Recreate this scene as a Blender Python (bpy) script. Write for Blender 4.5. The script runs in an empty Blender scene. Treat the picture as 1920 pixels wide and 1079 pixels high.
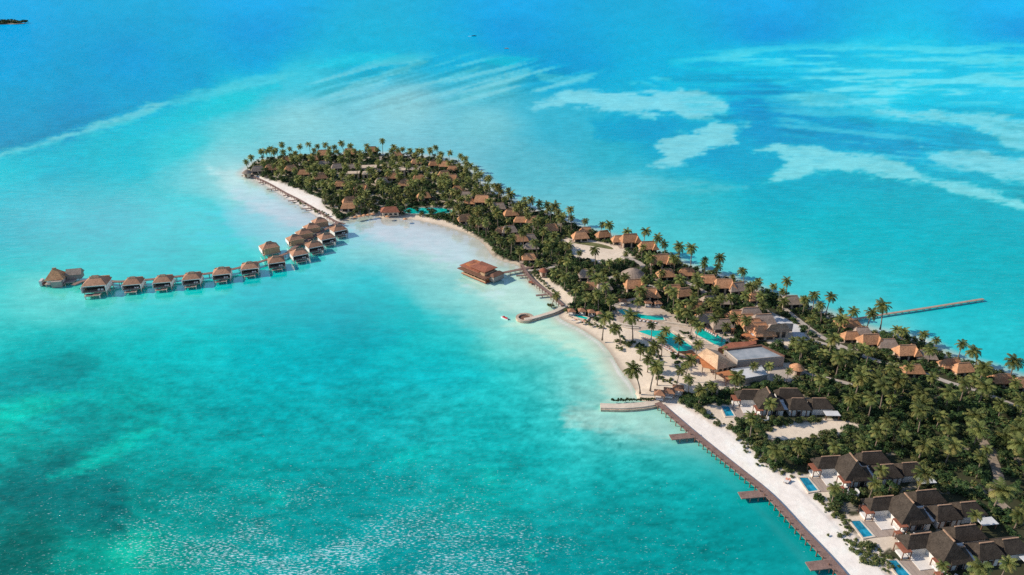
import bpy, math, random
import numpy as np
from mathutils import Vector, Matrix

# ------------------------------------------------------------------ camera, sky, sun, exposure
SC = bpy.context.scene
COL = SC.collection
CAM_H = 150.0
FOC = 1280.0                      # focal length in photo pixels (24 mm on 36 mm film)
PITCH = math.radians(25.1)        # camera tilt below the horizon
cam_d = bpy.data.cameras.new('camera')
cam_d.lens = 24.0; cam_d.sensor_width = 36.0; cam_d.sensor_fit = 'HORIZONTAL'
cam_d.clip_start = 1.0; cam_d.clip_end = 200000.0
cam_o = bpy.data.objects.new('camera', cam_d)
cam_o.location = (0, 0, CAM_H); cam_o.rotation_euler = (math.pi/2 - PITCH, 0, 0)
COL.objects.link(cam_o); SC.camera = cam_o

SUN_EL = math.radians(33.0)
SUN_DIR = Vector((-0.995*math.cos(SUN_EL), 0.10*math.cos(SUN_EL), math.sin(SUN_EL)))   # towards the sun
world = bpy.data.worlds.new('World'); SC.world = world; world.use_nodes = True
wn = world.node_tree
sky = wn.nodes.new('ShaderNodeTexSky'); sky.sky_type = 'NISHITA'; sky.sun_disc = False
sky.sun_elevation = SUN_EL; sky.sun_rotation = math.atan2(SUN_DIR.x, SUN_DIR.y)
sky.altitude = 100; sky.air_density = 1.0; sky.dust_density = 0.4; sky.ozone_density = 1.5
wn.nodes['Background'].inputs['Strength'].default_value = 0.11
wn.links.new(sky.outputs[0], wn.nodes['Background'].inputs['Color'])
sun_d = bpy.data.lights.new('sun', 'SUN'); sun_d.energy = 3.9; sun_d.angle = math.radians(0.5); sun_d.color = (1.0, 0.86, 0.70)
sun_o = bpy.data.objects.new('sun', sun_d); COL.objects.link(sun_o)
sun_o.rotation_euler = (-SUN_DIR).to_track_quat('-Z', 'Y').to_euler(); sun_o.location = (-300, 100, 400)
SC.view_settings.view_transform = 'Standard'; SC.view_settings.look = 'None'
SC.view_settings.exposure = 0.25; SC.view_settings.gamma = 1.0
SC.cycles.use_denoising = False
SC.cycles.max_bounces = 5; SC.cycles.diffuse_bounces = 2; SC.cycles.glossy_bounces = 2
SC.cycles.sample_clamp_indirect = 4.0

# ------------------------------------------------------------------ photo pixel -> place on the ground
cP, sP = math.cos(PITCH), math.sin(PITCH)
def P(px, py, z=0.0):
    """point of the world at height z seen at photo pixel (px, py) of the 1920-wide photograph"""
    a = (px-960.0)/FOC; b = -(py-539.5)/FOC
    dy = cP + b*sP; dz = -sP + b*cP
    t = (z-CAM_H)/dz
    return Vector((a*t, dy*t, z))
def P_np(px, py, z=0.0):
    a = (px-960.0)/FOC; b = -(py-539.5)/FOC
    dy = cP + b*sP; dz = -sP + b*cP
    t = (z-CAM_H)/dz
    return a*t, dy*t
def poly_w(pts, z=0.0): return [P(x, y, z) for x, y in pts]
def s2l(c):
    out = []
    for v in c:
        v = v/255.0
        out.append(v/12.92 if v <= 0.04045 else ((v+0.055)/1.055)**2.4)
    return out

# ------------------------------------------------------------------ materials
def nodes_of(name):
    m = bpy.data.materials.new(name); m.use_nodes = True
    nt = m.node_tree; b = nt.nodes['Principled BSDF']
    return m, nt, b
def N(nt, typ, **kw):
    n = nt.nodes.new(typ)
    for k, v in kw.items():
        if k.startswith('i_'): n.inputs[k[2:].replace('_', ' ')].default_value = v
        else: setattr(n, k, v)
    return n
def ramp(nt, fac, stops):
    r = nt.nodes.new('ShaderNodeValToRGB'); e = r.color_ramp.elements
    while len(e) < len(stops): e.new(0.5)
    for el, (p, c) in zip(e, stops): el.position = p; el.color = (*c, 1) if len(c) == 3 else c
    nt.links.new(fac, r.inputs[0]); return r
MATS = {}
def simple(name, c, var=0.25, scale=1.5, rough=0.7, bump=0.0, stretch=(1, 1, 1), spec=0.3, rnd=0.0, hue=None):
    """weathered surface: colour broken up by two noises, optional grain bump, optional per-object shift"""
    m, nt, b = nodes_of(name); L = nt.links.new
    tc = N(nt, 'ShaderNodeTexCoord'); mp = N(nt, 'ShaderNodeMapping'); mp.inputs['Scale'].default_value = stretch
    L(tc.outputs['Object'], mp.inputs[0])
    n1 = N(nt, 'ShaderNodeTexNoise', i_Scale=scale, i_Detail=6.0, i_Roughness=0.65); L(mp.outputs[0], n1.inputs['Vector'])
    d = [max(0, v*(1-var)) for v in c]; h = [min(1, v*(1+var)) for v in (hue or c)]
    r = ramp(nt, n1.outputs['Fac'], [(0.3, d), (0.7, h)])
    # broad patches of wear over the fine grain
    n9 = N(nt, 'ShaderNodeTexNoise', i_Scale=scale*.22, i_Detail=3.0, i_Roughness=0.6); L(mp.outputs[0], n9.inputs['Vector'])
    m9 = N(nt, 'ShaderNodeMapRange'); m9.inputs['From Min'].default_value = .32; m9.inputs['From Max'].default_value = .68
    m9.inputs['To Min'].default_value = 1-var*.7; m9.inputs['To Max'].default_value = 1+var*.5; L(n9.outputs['Fac'], m9.inputs[0])
    s9 = N(nt, 'ShaderNodeVectorMath', operation='SCALE'); L(r.outputs[0], s9.inputs[0]); L(m9.outputs[0], s9.inputs['Scale'])
    out = s9.outputs[0]
    if rnd:
        oi = N(nt, 'ShaderNodeObjectInfo'); mr = N(nt, 'ShaderNodeMapRange')
        mr.inputs['To Min'].default_value = 1-rnd; mr.inputs['To Max'].default_value = 1+rnd
        L(oi.outputs['Random'], mr.inputs[0])
        mx = N(nt, 'ShaderNodeVectorMath', operation='SCALE'); L(out, mx.inputs[0]); L(mr.outputs[0], mx.inputs['Scale']); out = mx.outputs[0]
    L(out, b.inputs['Base Color'])
    b.inputs['Roughness'].default_value = rough; b.inputs['Specular IOR Level'].default_value = spec
    if bump:
        bp = N(nt, 'ShaderNodeBump', i_Strength=bump, i_Distance=0.2); L(n1.outputs['Fac'], bp.inputs['Height']); L(bp.outputs[0], b.inputs['Normal'])
    MATS[name] = m; return m

# ------------------------------------------------------------------ mesh helpers
def tag(o, label=None, cat=None, group=None, kind=None):
    if label: o['label'] = label
    if cat: o['category'] = cat
    if group: o['group'] = group
    if kind: o['kind'] = kind
    return o
def empty(name, loc, rz=0.0):
    o = bpy.data.objects.new(name, None); o.empty_display_size = 1.0
    o.location = loc; o.rotation_euler = (0, 0, rz); COL.objects.link(o); return o
def kids(o): return [c for c in bpy.data.objects if c.parent == o]
def link_mesh(name, me, parent=None):
    o = bpy.data.objects.new(name, me); COL.objects.link(o)
    if parent: o.parent = parent
    return o
class MB:
    def __init__(s): s.v = []; s.f = []
    def add(s, vs, fs):
        k = len(s.v); s.v += [tuple(v) for v in vs]; s.f += [tuple(i+k for i in f) for f in fs]; return s
    def box(s, x0, x1, y0, y1, z0, z1):
        return s.add([(x0,y0,z0),(x1,y0,z0),(x1,y1,z0),(x0,y1,z0),(x0,y0,z1),(x1,y0,z1),(x1,y1,z1),(x0,y1,z1)],
                     [(0,3,2,1),(4,5,6,7),(0,1,5,4),(1,2,6,5),(2,3,7,6),(3,0,4,7)])
    def prism(s, poly, z0, z1):
        n = len(poly); a = sum(poly[i][0]*poly[(i+1)%n][1]-poly[(i+1)%n][0]*poly[i][1] for i in range(n))
        if a < 0: poly = poly[::-1]
        vs = [(p[0],p[1],z0) for p in poly]+[(p[0],p[1],z1) for p in poly]
        fs = [tuple(range(n))[::-1], tuple(range(n,2*n))]+[(i,(i+1)%n,n+(i+1)%n,n+i) for i in range(n)]
        return s.add(vs, fs)
    def sheet(s, poly, z):
        n = len(poly); a = sum(poly[i][0]*poly[(i+1)%n][1]-poly[(i+1)%n][0]*poly[i][1] for i in range(n))
        if a < 0: poly = poly[::-1]
        return s.add([(p[0],p[1],z) for p in poly], [tuple(range(n))])
    def hip(s, x0, x1, y0, y1, z0, z1, inset, axis='x', thick=0.25, inset2=None):
        """hipped thatch: ridge along axis, inset from each end; soffit below"""
        cx, cy = (x0+x1)/2, (y0+y1)/2; i2 = inset if inset2 is None else inset2
        if axis == 'x': r0, r1 = (x0+inset,cy,z1), (x1-i2,cy,z1)
        else: r0, r1 = (cx,y0+inset,z1), (cx,y1-i2,z1)
        b = [(x0,y0,z0),(x1,y0,z0),(x1,y1,z0),(x0,y1,z0)]; lo = [(x,y,z0-thick) for x,y,z in b]
        vs = b+[r0,r1]+lo
        if axis == 'x': fs = [(0,1,5,4),(1,2,5),(2,3,4,5),(3,0,4)]
        else: fs = [(0,1,4),(1,2,5,4),(2,3,5),(3,0,4,5)]
        fs += [(0,6,7,1),(1,7,8,2),(2,8,9,3),(3,9,6,0),(9,8,7,6)]
        return s.add(vs, fs)
    def tube(s, pts, rad, n=6, cap=True):
        k = len(s.v); m = len(pts)
        for i, p in enumerate(pts):
            p = Vector(p); q = Vector(pts[min(i+1,m-1)])-Vector(pts[max(i-1,0)]); q.normalize()
            a = q.cross(Vector((0.13,1,0.07))); a.normalize(); b = q.cross(a)
            r = rad[i] if hasattr(rad,'__len__') else rad
            for j in range(n):
                t = 2*math.pi*j/n; w = p+(a*math.cos(t)+b*math.sin(t))*r; s.v.append((w.x,w.y,w.z))
        for i in range(m-1):
            for j in range(n):
                s.f.append((k+i*n+j, k+i*n+(j+1)%n, k+(i+1)*n+(j+1)%n, k+(i+1)*n+j))
        if cap:
            s.f.append(tuple(k+j for j in range(n))[::-1]); s.f.append(tuple(k+(m-1)*n+j for j in range(n)))
        return s
    def mesh(s, name, mat, smooth=False):
        me = bpy.data.meshes.new(name); me.from_pydata(s.v, [], s.f); me.materials.append(mat)
        if smooth: me.polygons.foreach_set('use_smooth', [True]*len(me.polygons))
        me.update(); return me
    def build(s, name, mat, parent=None, smooth=False):
        return link_mesh(name, s.mesh(name, mat, smooth), parent)
def np_mesh(name, verts, faces_idx, fsize, mat, smooth=False):
    """verts (n,3); faces all of one size"""
    me = bpy.data.meshes.new(name); nf = len(faces_idx)//fsize
    me.vertices.add(len(verts)); me.vertices.foreach_set('co', np.asarray(verts, np.float32).ravel())
    me.loops.add(nf*fsize); me.loops.foreach_set('vertex_index', np.asarray(faces_idx, np.int32))
    me.polygons.add(nf); me.polygons.foreach_set('loop_start', np.arange(nf, dtype=np.int32)*fsize)
    me.polygons.foreach_set('loop_total', np.full(nf, fsize, np.int32))
    if smooth: me.polygons.foreach_set('use_smooth', np.ones(nf, bool))
    me.update(calc_edges=True); me.materials.append(mat); return me
def copy_tree(o, loc, rz, scale=None):
    c = o.copy(); COL.objects.link(c); c.location = loc; c.rotation_euler = (o.rotation_euler.x, o.rotation_euler.y, rz)
    if scale is not None: c.scale = scale if hasattr(scale, '__len__') else (scale,)*3
    def rec(src, dst):
        for ch in TREE.get(src.name, []):
            d = ch.copy(); COL.objects.link(d); d.parent = dst; rec(ch, d)
    rec(o, c); return c
TREE = {}
def register(root):
    """remember the children of a prototype so that copies need no search"""
    by = {}
    for o in bpy.data.objects:
        if o.parent: by.setdefault(o.parent.name, []).append(o)
    def rec(o):
        TREE[o.name] = by.get(o.name, [])
        for c in TREE[o.name]: rec(c)
    rec(root); return root

# ------------------------------------------------------------------ numpy noise and polygon distances
rng = np.random.default_rng(7)
_lat = rng.random((257, 257))
def vnoise(x, y):
    xi = np.floor(x).astype(int); yi = np.floor(y).astype(int); fx = x-xi; fy = y-yi
    fx = fx*fx*(3-2*fx); fy = fy*fy*(3-2*fy); a = xi % 256; b = yi % 256
    g = _lat
    return (g[a,b]*(1-fx)+g[a+1,b]*fx)*(1-fy)+(g[a,b+1]*(1-fx)+g[a+1,b+1]*fx)*fy
def fbm(x, y, o=4):
    s = 0; a = 0.5; t = 0
    for i in range(o): s = s+a*vnoise(x*2**i+17.3*i, y*2**i+5.1*i); t += a; a *= 0.55
    return s/t
def seg_dist(px, py, poly, closed=True):
    d2 = np.full(px.shape, 1e18); n = len(poly); ins = np.zeros(px.shape, bool)
    for i in range(n if closed else n-1):
        ax, ay = poly[i][0], poly[i][1]; bx, by = poly[(i+1)%n][0], poly[(i+1)%n][1]
        ex, ey = bx-ax, by-ay; wx, wy = px-ax, py-ay
        t = np.clip((wx*ex+wy*ey)/(ex*ex+ey*ey+1e-12), 0, 1)
        d2 = np.minimum(d2, (wx-ex*t)**2+(wy-ey*t)**2)
        if closed:
            c = (ay <= py) != (by <= py)
            if abs(by-ay) > 1e-12: ins ^= c & (px < ax+(py-ay)*ex/(by-ay))
    d = np.sqrt(d2)
    return np.where(ins, d, -d) if closed else d        # inside positive
def smooth_curve(pts, k=5, closed=False):
    out = []; n = len(pts); rngk = range(n) if closed else range(n-1)
    for i in rngk:
        p = [np.array(pts[(i+j) % n if closed else min(max(i+j, 0), n-1)], float) for j in (-1, 0, 1, 2)]
        for s in range(k):
            t = s/k
            out.append(tuple(0.5*((2*p[1])+(-p[0]+p[2])*t+(2*p[0]-5*p[1]+4*p[2]-p[3])*t*t+(-p[0]+3*p[1]-3*p[2]+p[3])*t**3)))
    if not closed: out.append(tuple(pts[-1]))
    return out
def sstep(a, b, x):
    t = np.clip((x-a)/(b-a), 0, 1); return t*t*(3-2*t)

# ------------------------------------------------------------------ the shoreline (photo pixels at water level)
BACK = [(462,318),(478,304),(510,297),(560,294),(640,291),(720,290),(790,294),(845,303),(880,320),(900,342),(932,364),(985,388),(1040,404),
        (1090,427),(1150,446),(1210,466),(1260,486),(1300,503),(1345,516),(1390,530),(1440,550),(1485,562),(1530,580),(1580,601),(1640,622),(1705,634),
        (1735,642),(1765,660),(1810,678),(1860,692),(1925,714),(2100,775),(2500,900)]
FRONT = [(2500,1500),(1800,1500),(1700,1200),(1586,1081),(1559,1055),(1497,990),(1437,926),(1363,866),(1298,812),(1233,756),
         (1201,752),(1192,738),(1180,716),(1161,693),(1147,669),(1131,648),(1112,633),(1083,615),(1054,601),(1046,590),(1058,574),(1040,561),(1024,549),(1005,533),(990,519),(970,499),(944,492),(930,485),(919,478),
         (908,462),(893,449),(864,435),(826,424),(790,416),(752,410),(716,412),(700,405),(664,411),(642,417),(626,419),(600,411),(570,393),(540,376),(510,357),(480,340),(456,327)]
shore_px = BACK+FRONT
shore = [tuple(P(x, y))[:2] for x, y in shore_px]
SAND_PX = [  # open sand (photo pixels)
 [(450,322),(472,325),(502,335),(540,347),(578,362),(604,372),(606,386),(626,402),(650,422),(600,425),(455,345)],
 [(690,404),(752,402),(800,406),(835,413),(866,426),(896,444),(914,464),(926,486),(880,480),(720,420)],
 [(995,512),(1012,512),(1042,530),(1066,550),(1084,562),(1072,580),(1052,577),(1030,545),(1003,524)],
 [(1040,592),(1062,586),(1085,589),(1120,601),(1150,603),(1142,590),(1152,578),(1190,570),(1240,577),(1262,590),(1290,604),(1330,606),(1350,620),(1385,640),(1390,690),(1410,720),(1390,735),(1320,738),(1284,745),(1270,755),(1235,760),(1195,760)],
 [(1228,756),(1262,750),(1306,768),(1335,792),(1380,812),(1408,832),(1436,868),(1475,885),(1515,893),(1528,925),(1562,958),(1595,1000),(1650,1045),(1690,1100),(1800,1250),(1650,1250),(1580,1100)],
 [(1305,765),(1350,757),(1420,760),(1400,788),(1378,803),(1340,796)],
 [(1046,448),(1090,446),(1135,455),(1172,464),(1186,482),(1150,493),(1112,494),(1076,482)],
 [(1418,813),(1468,796),(1520,792),(1602,788),(1612,800),(1565,814),(1520,824),(1470,834)],
 [(1515,893),(1560,885),(1580,930),(1545,950)],[(1590,970),(1640,965),(1690,1010),(1640,1050)],
 [(1432,603),(1450,592),(1500,612),(1520,640),(1480,652),(1440,645)],
 [(1370,690),(1480,680),(1520,704),(1480,716),(1400,722)],
]
SAND_W = [poly_w(p, 1.2) for p in SAND_PX]
PATHS_PX = [  # pale paved ways
 ([(1470,578),(1504,606),(1544,634),(1598,658),(1622,669),(1649,678),(1692,689),(1741,704),(1784,719),(1830,732),(1925,770)], 3.4),
 ([(1490,628),(1544,645),(1575,653),(1598,658)], 3.4),
 ([(1500,699),(1535,706),(1600,722)], 3.0),
 ([(1838,820),(1856,850),(1873,897),(1864,928),(1886,953),(1917,972),(1990,1010)], 3.8),
 ([(1165,480),(1185,487),(1205,498),(1196,509),(1165,517),(1140,522)], 4.0),
 ([(1276,525),(1300,536),(1325,550)], 3.2),
 ([(1415,572),(1450,590),(1475,600)], 3.2),
 ([(1150,575),(1170,566),(1195,560),(1210,556)], 3.0),
 ([(1215,535),(1236,543),(1252,548)], 3.0),
 ([(985,508),(1010,506),(1040,500)], 2.5),
]
# ------------------------------------------------------------------ sea, coloured by depth and sea bed
CTRL = [
(0,0,20,178,232),(480,0,8,178,235),(960,0,0,178,236),(1440,0,0,178,236),(1920,0,30,190,245),
(0,60,0,170,225),(480,60,0,165,222),(960,60,0,165,222),(1440,60,0,160,220),(1920,60,0,165,225),
(0,120,0,170,222),(240,120,0,165,218),(480,105,10,170,220),(700,110,55,188,220),(860,110,50,182,220),(1060,120,0,165,215),(1250,110,10,185,222),(1440,120,40,198,232),(1700,120,60,205,235),(1920,120,60,208,236),
(0,200,0,160,205),(150,200,0,152,203),(270,170,0,160,208),(360,150,0,165,212),(430,190,85,203,215),(560,150,90,200,218),(560,230,138,210,215),(750,200,140,208,215),(900,160,95,190,212),(900,230,118,200,210),(1050,240,80,180,205),(1230,240,0,165,205),(1330,275,0,160,200),(1450,200,0,160,210),(1550,250,0,165,205),(1750,250,0,178,215),(1700,180,40,200,228),
(0,245,0,150,195),(120,232,0,148,195),(0,330,0,195,210),(200,300,0,192,208),(350,280,60,205,215),(450,260,110,210,215),(1000,320,98,190,205),(1150,300,75,182,202),(1150,370,112,200,210),(1300,380,72,185,200),(1450,370,0,170,195),(1700,390,0,172,192),(1900,410,0,170,190),
(0,430,0,180,195),(200,400,0,185,195),(380,400,50,203,208),(470,385,150,220,220),(440,330,190,228,225),(410,320,120,215,215),(540,425,165,228,225),(1300,440,92,195,205),(1450,450,0,175,190),(1600,450,0,172,188),(1800,480,10,172,188),(1500,520,92,195,205),(1700,560,60,188,203),(1850,620,70,195,205),(1650,600,120,208,213),(1400,500,110,203,210),(1820,540,20,178,192),(1910,520,5,172,186),
(0,540,90,205,205),(60,530,130,215,205),(100,580,112,210,205),(30,480,30,185,195),(300,460,35,198,202),(420,470,95,210,205),(300,580,85,205,205),(480,560,55,195,205),(200,560,110,210,205),(400,555,75,202,205),
(600,480,95,205,210),(700,450,165,222,220),(780,435,214,228,222),(700,520,72,200,208),(850,460,212,225,215),(820,540,135,215,212),(760,580,42,195,200),(950,560,182,226,215),(900,600,122,212,208),(1000,560,205,228,216),(1030,625,178,225,210),(1000,660,110,212,208),(1060,650,75,208,205),(1100,690,110,214,206),(1150,725,200,220,196),(900,660,80,205,200),(920,720,0,188,190),(1120,700,130,216,206),(990,620,140,218,210),
(500,620,0,180,190),(600,640,0,170,184),(650,600,0,168,184),(300,650,0,180,185),(100,650,0,175,180),(60,720,0,155,158),(150,700,0,158,160),(150,770,0,172,165),(0,790,25,188,170),(230,760,20,185,172),(120,900,0,125,125),(40,860,0,140,132),(200,870,0,140,135),(50,1000,0,118,112),(150,1020,10,150,135),(230,1040,45,195,168),(300,950,0,145,140),(450,900,0,155,150),(500,750,0,165,168),(700,750,0,165,170),(900,800,0,165,165),(700,900,0,150,150),(600,1040,0,162,162),(800,1040,0,150,155),(900,930,15,172,164),(1000,1040,0,140,145),(1200,1040,0,150,150),(1150,920,0,162,163),(1300,920,0,166,166),(1400,1000,0,156,156),(1080,800,60,202,198),(1040,775,90,208,202),(1000,760,10,186,188),(1180,790,170,218,203),(1280,805,150,215,203),(1150,850,0,176,175),(1230,862,0,174,171),(1000,850,0,172,172),(820,680,0,175,182),(980,700,40,196,194),
]
BANK_PX = [  # pale submerged sand banks: polygon, colour, strength, edge softness (px)
 ([(648,426),(700,412),(790,414),(865,432),(910,462),(940,488),(905,520),(860,505),(800,476),(720,452)], (198,230,226), .95, 16),
 ([(925,495),(985,515),(1030,556),(1052,580),(1000,596),(940,572),(890,545),(860,530)], (196,230,220), .9, 16),
 ([(1046,600),(1110,634),(1160,690),(1196,748),(1140,752),(1128,710),(1086,668),(1010,632),(950,606)], (196,228,212), .9, 18),
 ([(1060,772),(1130,762),(1236,762),(1302,818),(1270,826),(1180,806),(1060,796)], (175,222,208), .7, 16),
 ([(392,318),(452,322),(500,352),(600,412),(640,425),(560,432),(470,392),(420,350)], (196,232,230), .9, 18),
 ([(80,520),(150,515),(260,545),(420,540),(440,556),(300,572),(180,578),(90,560)], (112,212,205), .6, 16),
 ([(1272,214),(1338,218),(1352,228),(1296,224)], (120,214,224), .7, 4),([(1196,218),(1226,217),(1230,222),(1204,222)], (120,214,224), .7, 3),([(1260,122),(1330,128),(1420,122),(1380,136),(1300,134)], (60,205,230), .5, 5),
 ([(1000,202),(1060,173),(1085,168),(1175,175),(1270,171),(1330,175),(1358,188),(1360,215),(1335,219),(1280,214),(1180,210),(1100,198),(1050,195)], (125,215,228), .95, 7),
 ([(1228,272),(1255,256),(1310,246),(1330,232),(1400,236),(1375,250),(1385,268),(1330,280),(1270,310),(1212,310),(1248,296)], (125,212,222), .95, 7),
 ([(1415,282),(1460,272),(1540,272),(1570,287),(1635,288),(1690,305),(1730,330),(1810,345),(1890,370),(1925,382),(1925,392),(1840,375),(1740,345),(1660,330),(1570,320),(1505,330),(1460,345),(1425,345),(1465,320),(1485,300),(1455,288)], (124,217,226), .95, 7),
 ([(1725,275),(1760,285),(1835,280),(1900,295),(2000,300),(2000,345),(1870,335),(1810,320),(1760,305)], (124,217,228), .9, 8),
 ([(1635,205),(1710,210),(1780,212),(1840,210),(1925,230),(1990,240),(1990,290),(1920,287),(1885,275),(1850,245),(1760,225),(1685,220)], (115,215,228), .95, 7),
 ([(1470,178),(1520,170),(1575,172),(1660,190),(1665,198),(1590,194),(1545,198),(1510,196)], (105,212,230), .8, 6),
 ([(1165,155),(1205,152),(1235,162),(1200,160)], (100,208,228), .8, 4),
 ([(1218,146),(1262,146),(1255,154),(1230,152)], (100,208,228), .8, 4),
 ([(1006,133),(1030,140),(1065,143),(1124,134),(1100,152),(1060,160),(1010,172),(1000,168),(1040,155),(1010,146)], (110,208,225), .7, 5),
 ([(930,150),(1010,122),(990,138),(945,160),(870,192),(840,190)], (120,210,222), .7, 5),
 ([(820,188),(860,175),(930,163),(970,168),(930,180),(870,196)], (110,205,218), .5, 6),
 ([(895,115),(960,106),(1005,112),(950,122)], (60,205,225), .7, 4),
 ([(580,124),(640,104),(700,98),(770,103),(800,110),(720,118),(640,126)], (72,205,225), .8, 5),
 ([(612,180),(660,155),(730,130),(810,109),(760,135),(690,160),(640,182)], (125,212,222), .6, 5),
 ([(800,162),(850,140),(905,122),(890,135),(840,155)], (110,205,220), .7, 4),
 ([(1105,345),(1180,325),(1260,338),(1340,345),(1400,352),(1300,362),(1200,360)], (110,200,212), .5, 10),
 ([(0,287),(60,272),(120,250),(180,233),(240,212),(305,188),(318,193),(270,222),(200,242),(120,262),(50,282),(0,296),(-80,310),(-80,298)], (125,212,220), .75, 7),
 ([(-80,320),(0,298),(120,266),(300,206),(420,178),(520,160),(460,200),(320,240),(120,310),(-80,370)], (20,203,216), .5, 16),
 ([(305,190),(370,170),(440,152),(500,140),(560,138),(520,152),(450,168),(380,186),(320,200)], (105,208,220), .55, 6),
 ([(0,760),(60,738),(150,742),(110,762),(20,800),(-60,820)], (30,195,172), .6, 14),
 ([(150,862),(230,820),(300,800),(260,830),(180,880),(90,900)], (40,200,180), .6, 10),
 ([(200,1040),(250,1000),(300,1000),(280,1040),(230,1079)], (60,210,180), .7, 16),
 ([(490,930),(520,920),(540,935),(515,950)], (40,200,185), .5, 12),
 ([(740,850),(800,835),(830,845),(790,870),(735,880)], (40,195,185), .5, 12),
 ([(900,885),(925,880),(945,900),(920,915)], (60,200,185), .5, 12),
 ([(980,1035),(1000,1030),(1010,1045),(995,1055)], (60,205,190), .6, 10),
]
DARK_PX = [ # sea grass and coral patches
 ([(1375,238),(1480,214),(1640,240),(1760,272),(1700,300),(1560,268),(1430,276)], (0,150,198), .6, 10),([(1110,222),(1260,232),(1240,264),(1120,258)], (0,160,203), .6, 9),([(1360,165),(1440,150),(1500,190),(1450,215),(1370,215)], (0,150,205), .5, 9),([(1540,318),(1640,325),(1730,350),(1640,356),(1560,345)], (0,160,188), .5, 7),([(1780,250),(1880,290),(1920,296),(1800,290)], (0,160,200), .4, 6),
 ([(440,610),(540,574),(640,566),(740,574),(800,590),(860,588),(905,625),(880,660),(930,700),(860,740),(700,720),(560,735),(430,690)], (0,174,186), .45, 30),
 ([(580,612),(640,600),(700,622),(760,618),(740,650),(660,660),(590,640)], (0,158,174), .5, 14),
 ([(20,700),(150,650),(190,690),(100,730)], (0,138,140), .5, 18),([(100,770),(150,750),(300,760),(240,800),(120,810)], (0,150,148), .5, 16),
 ([(0,690),(120,660),(190,700),(130,730),(20,750),(-60,740)], (0,140,142), .55, 22),
 ([(20,880),(120,850),(180,880),(240,960),(150,1010),(40,960),(-40,940)], (0,118,118), .7, 26),
 ([(0,1000),(90,960),(120,1020),(60,1090),(-60,1090)], (0,105,98), .7, 24),
 ([(600,640),(680,600),(730,640),(680,690),(600,690)], (0,160,172), .5, 20),
 ([(140,800),(230,790),(200,840),(150,850)], (0,145,142), .6, 16),
 ([(190,900),(235,900),(240,1010),(190,1010)], (0,110,112), .6, 20),
 ([(1100,590),(1160,640),(1230,590),(1180,560)], (0,175,185), .0, 20),
 ([(60,268),(180,225),(250,200),(170,218),(60,250),(0,270),(0,284)], (0,140,180), .55, 6),
 ([(310,188),(380,165),(430,155),(370,176),(320,193)], (0,150,195), .6, 4),
 ([(1500,322),(1570,310),(1700,338),(1660,345),(1560,335)], (0,172,192), .5, 5),
 ([(1385,270),(1430,285),(1470,300),(1450,325),(1400,350),(1350,330),(1360,300)], (0,165,200), .6, 12),
 ([(1180,845),(1240,835),(1260,850),(1200,855)], (0,150,155), .0, 5),
]
def build_sea_grid():
    xs = np.concatenate([np.arange(-2600,-300,60), np.arange(-300,-40,10), np.arange(-40,1960,3.0), np.arange(1960,2220,10), np.arange(2220,4600,60)])
    ys = np.concatenate([[-58.5,-57.5,-55,-51,-46,-40,-33,-25,-17,-10,-5], np.arange(0,1090,3.0), np.arange(1090,1300,12), [1340,1420,1550,1750,2050,2500,3050]])
    X, Y = np.meshgrid(xs, ys); return X, Y
GX, GY = build_sea_grid()
WX, WY = P_np(GX, GY)
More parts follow.
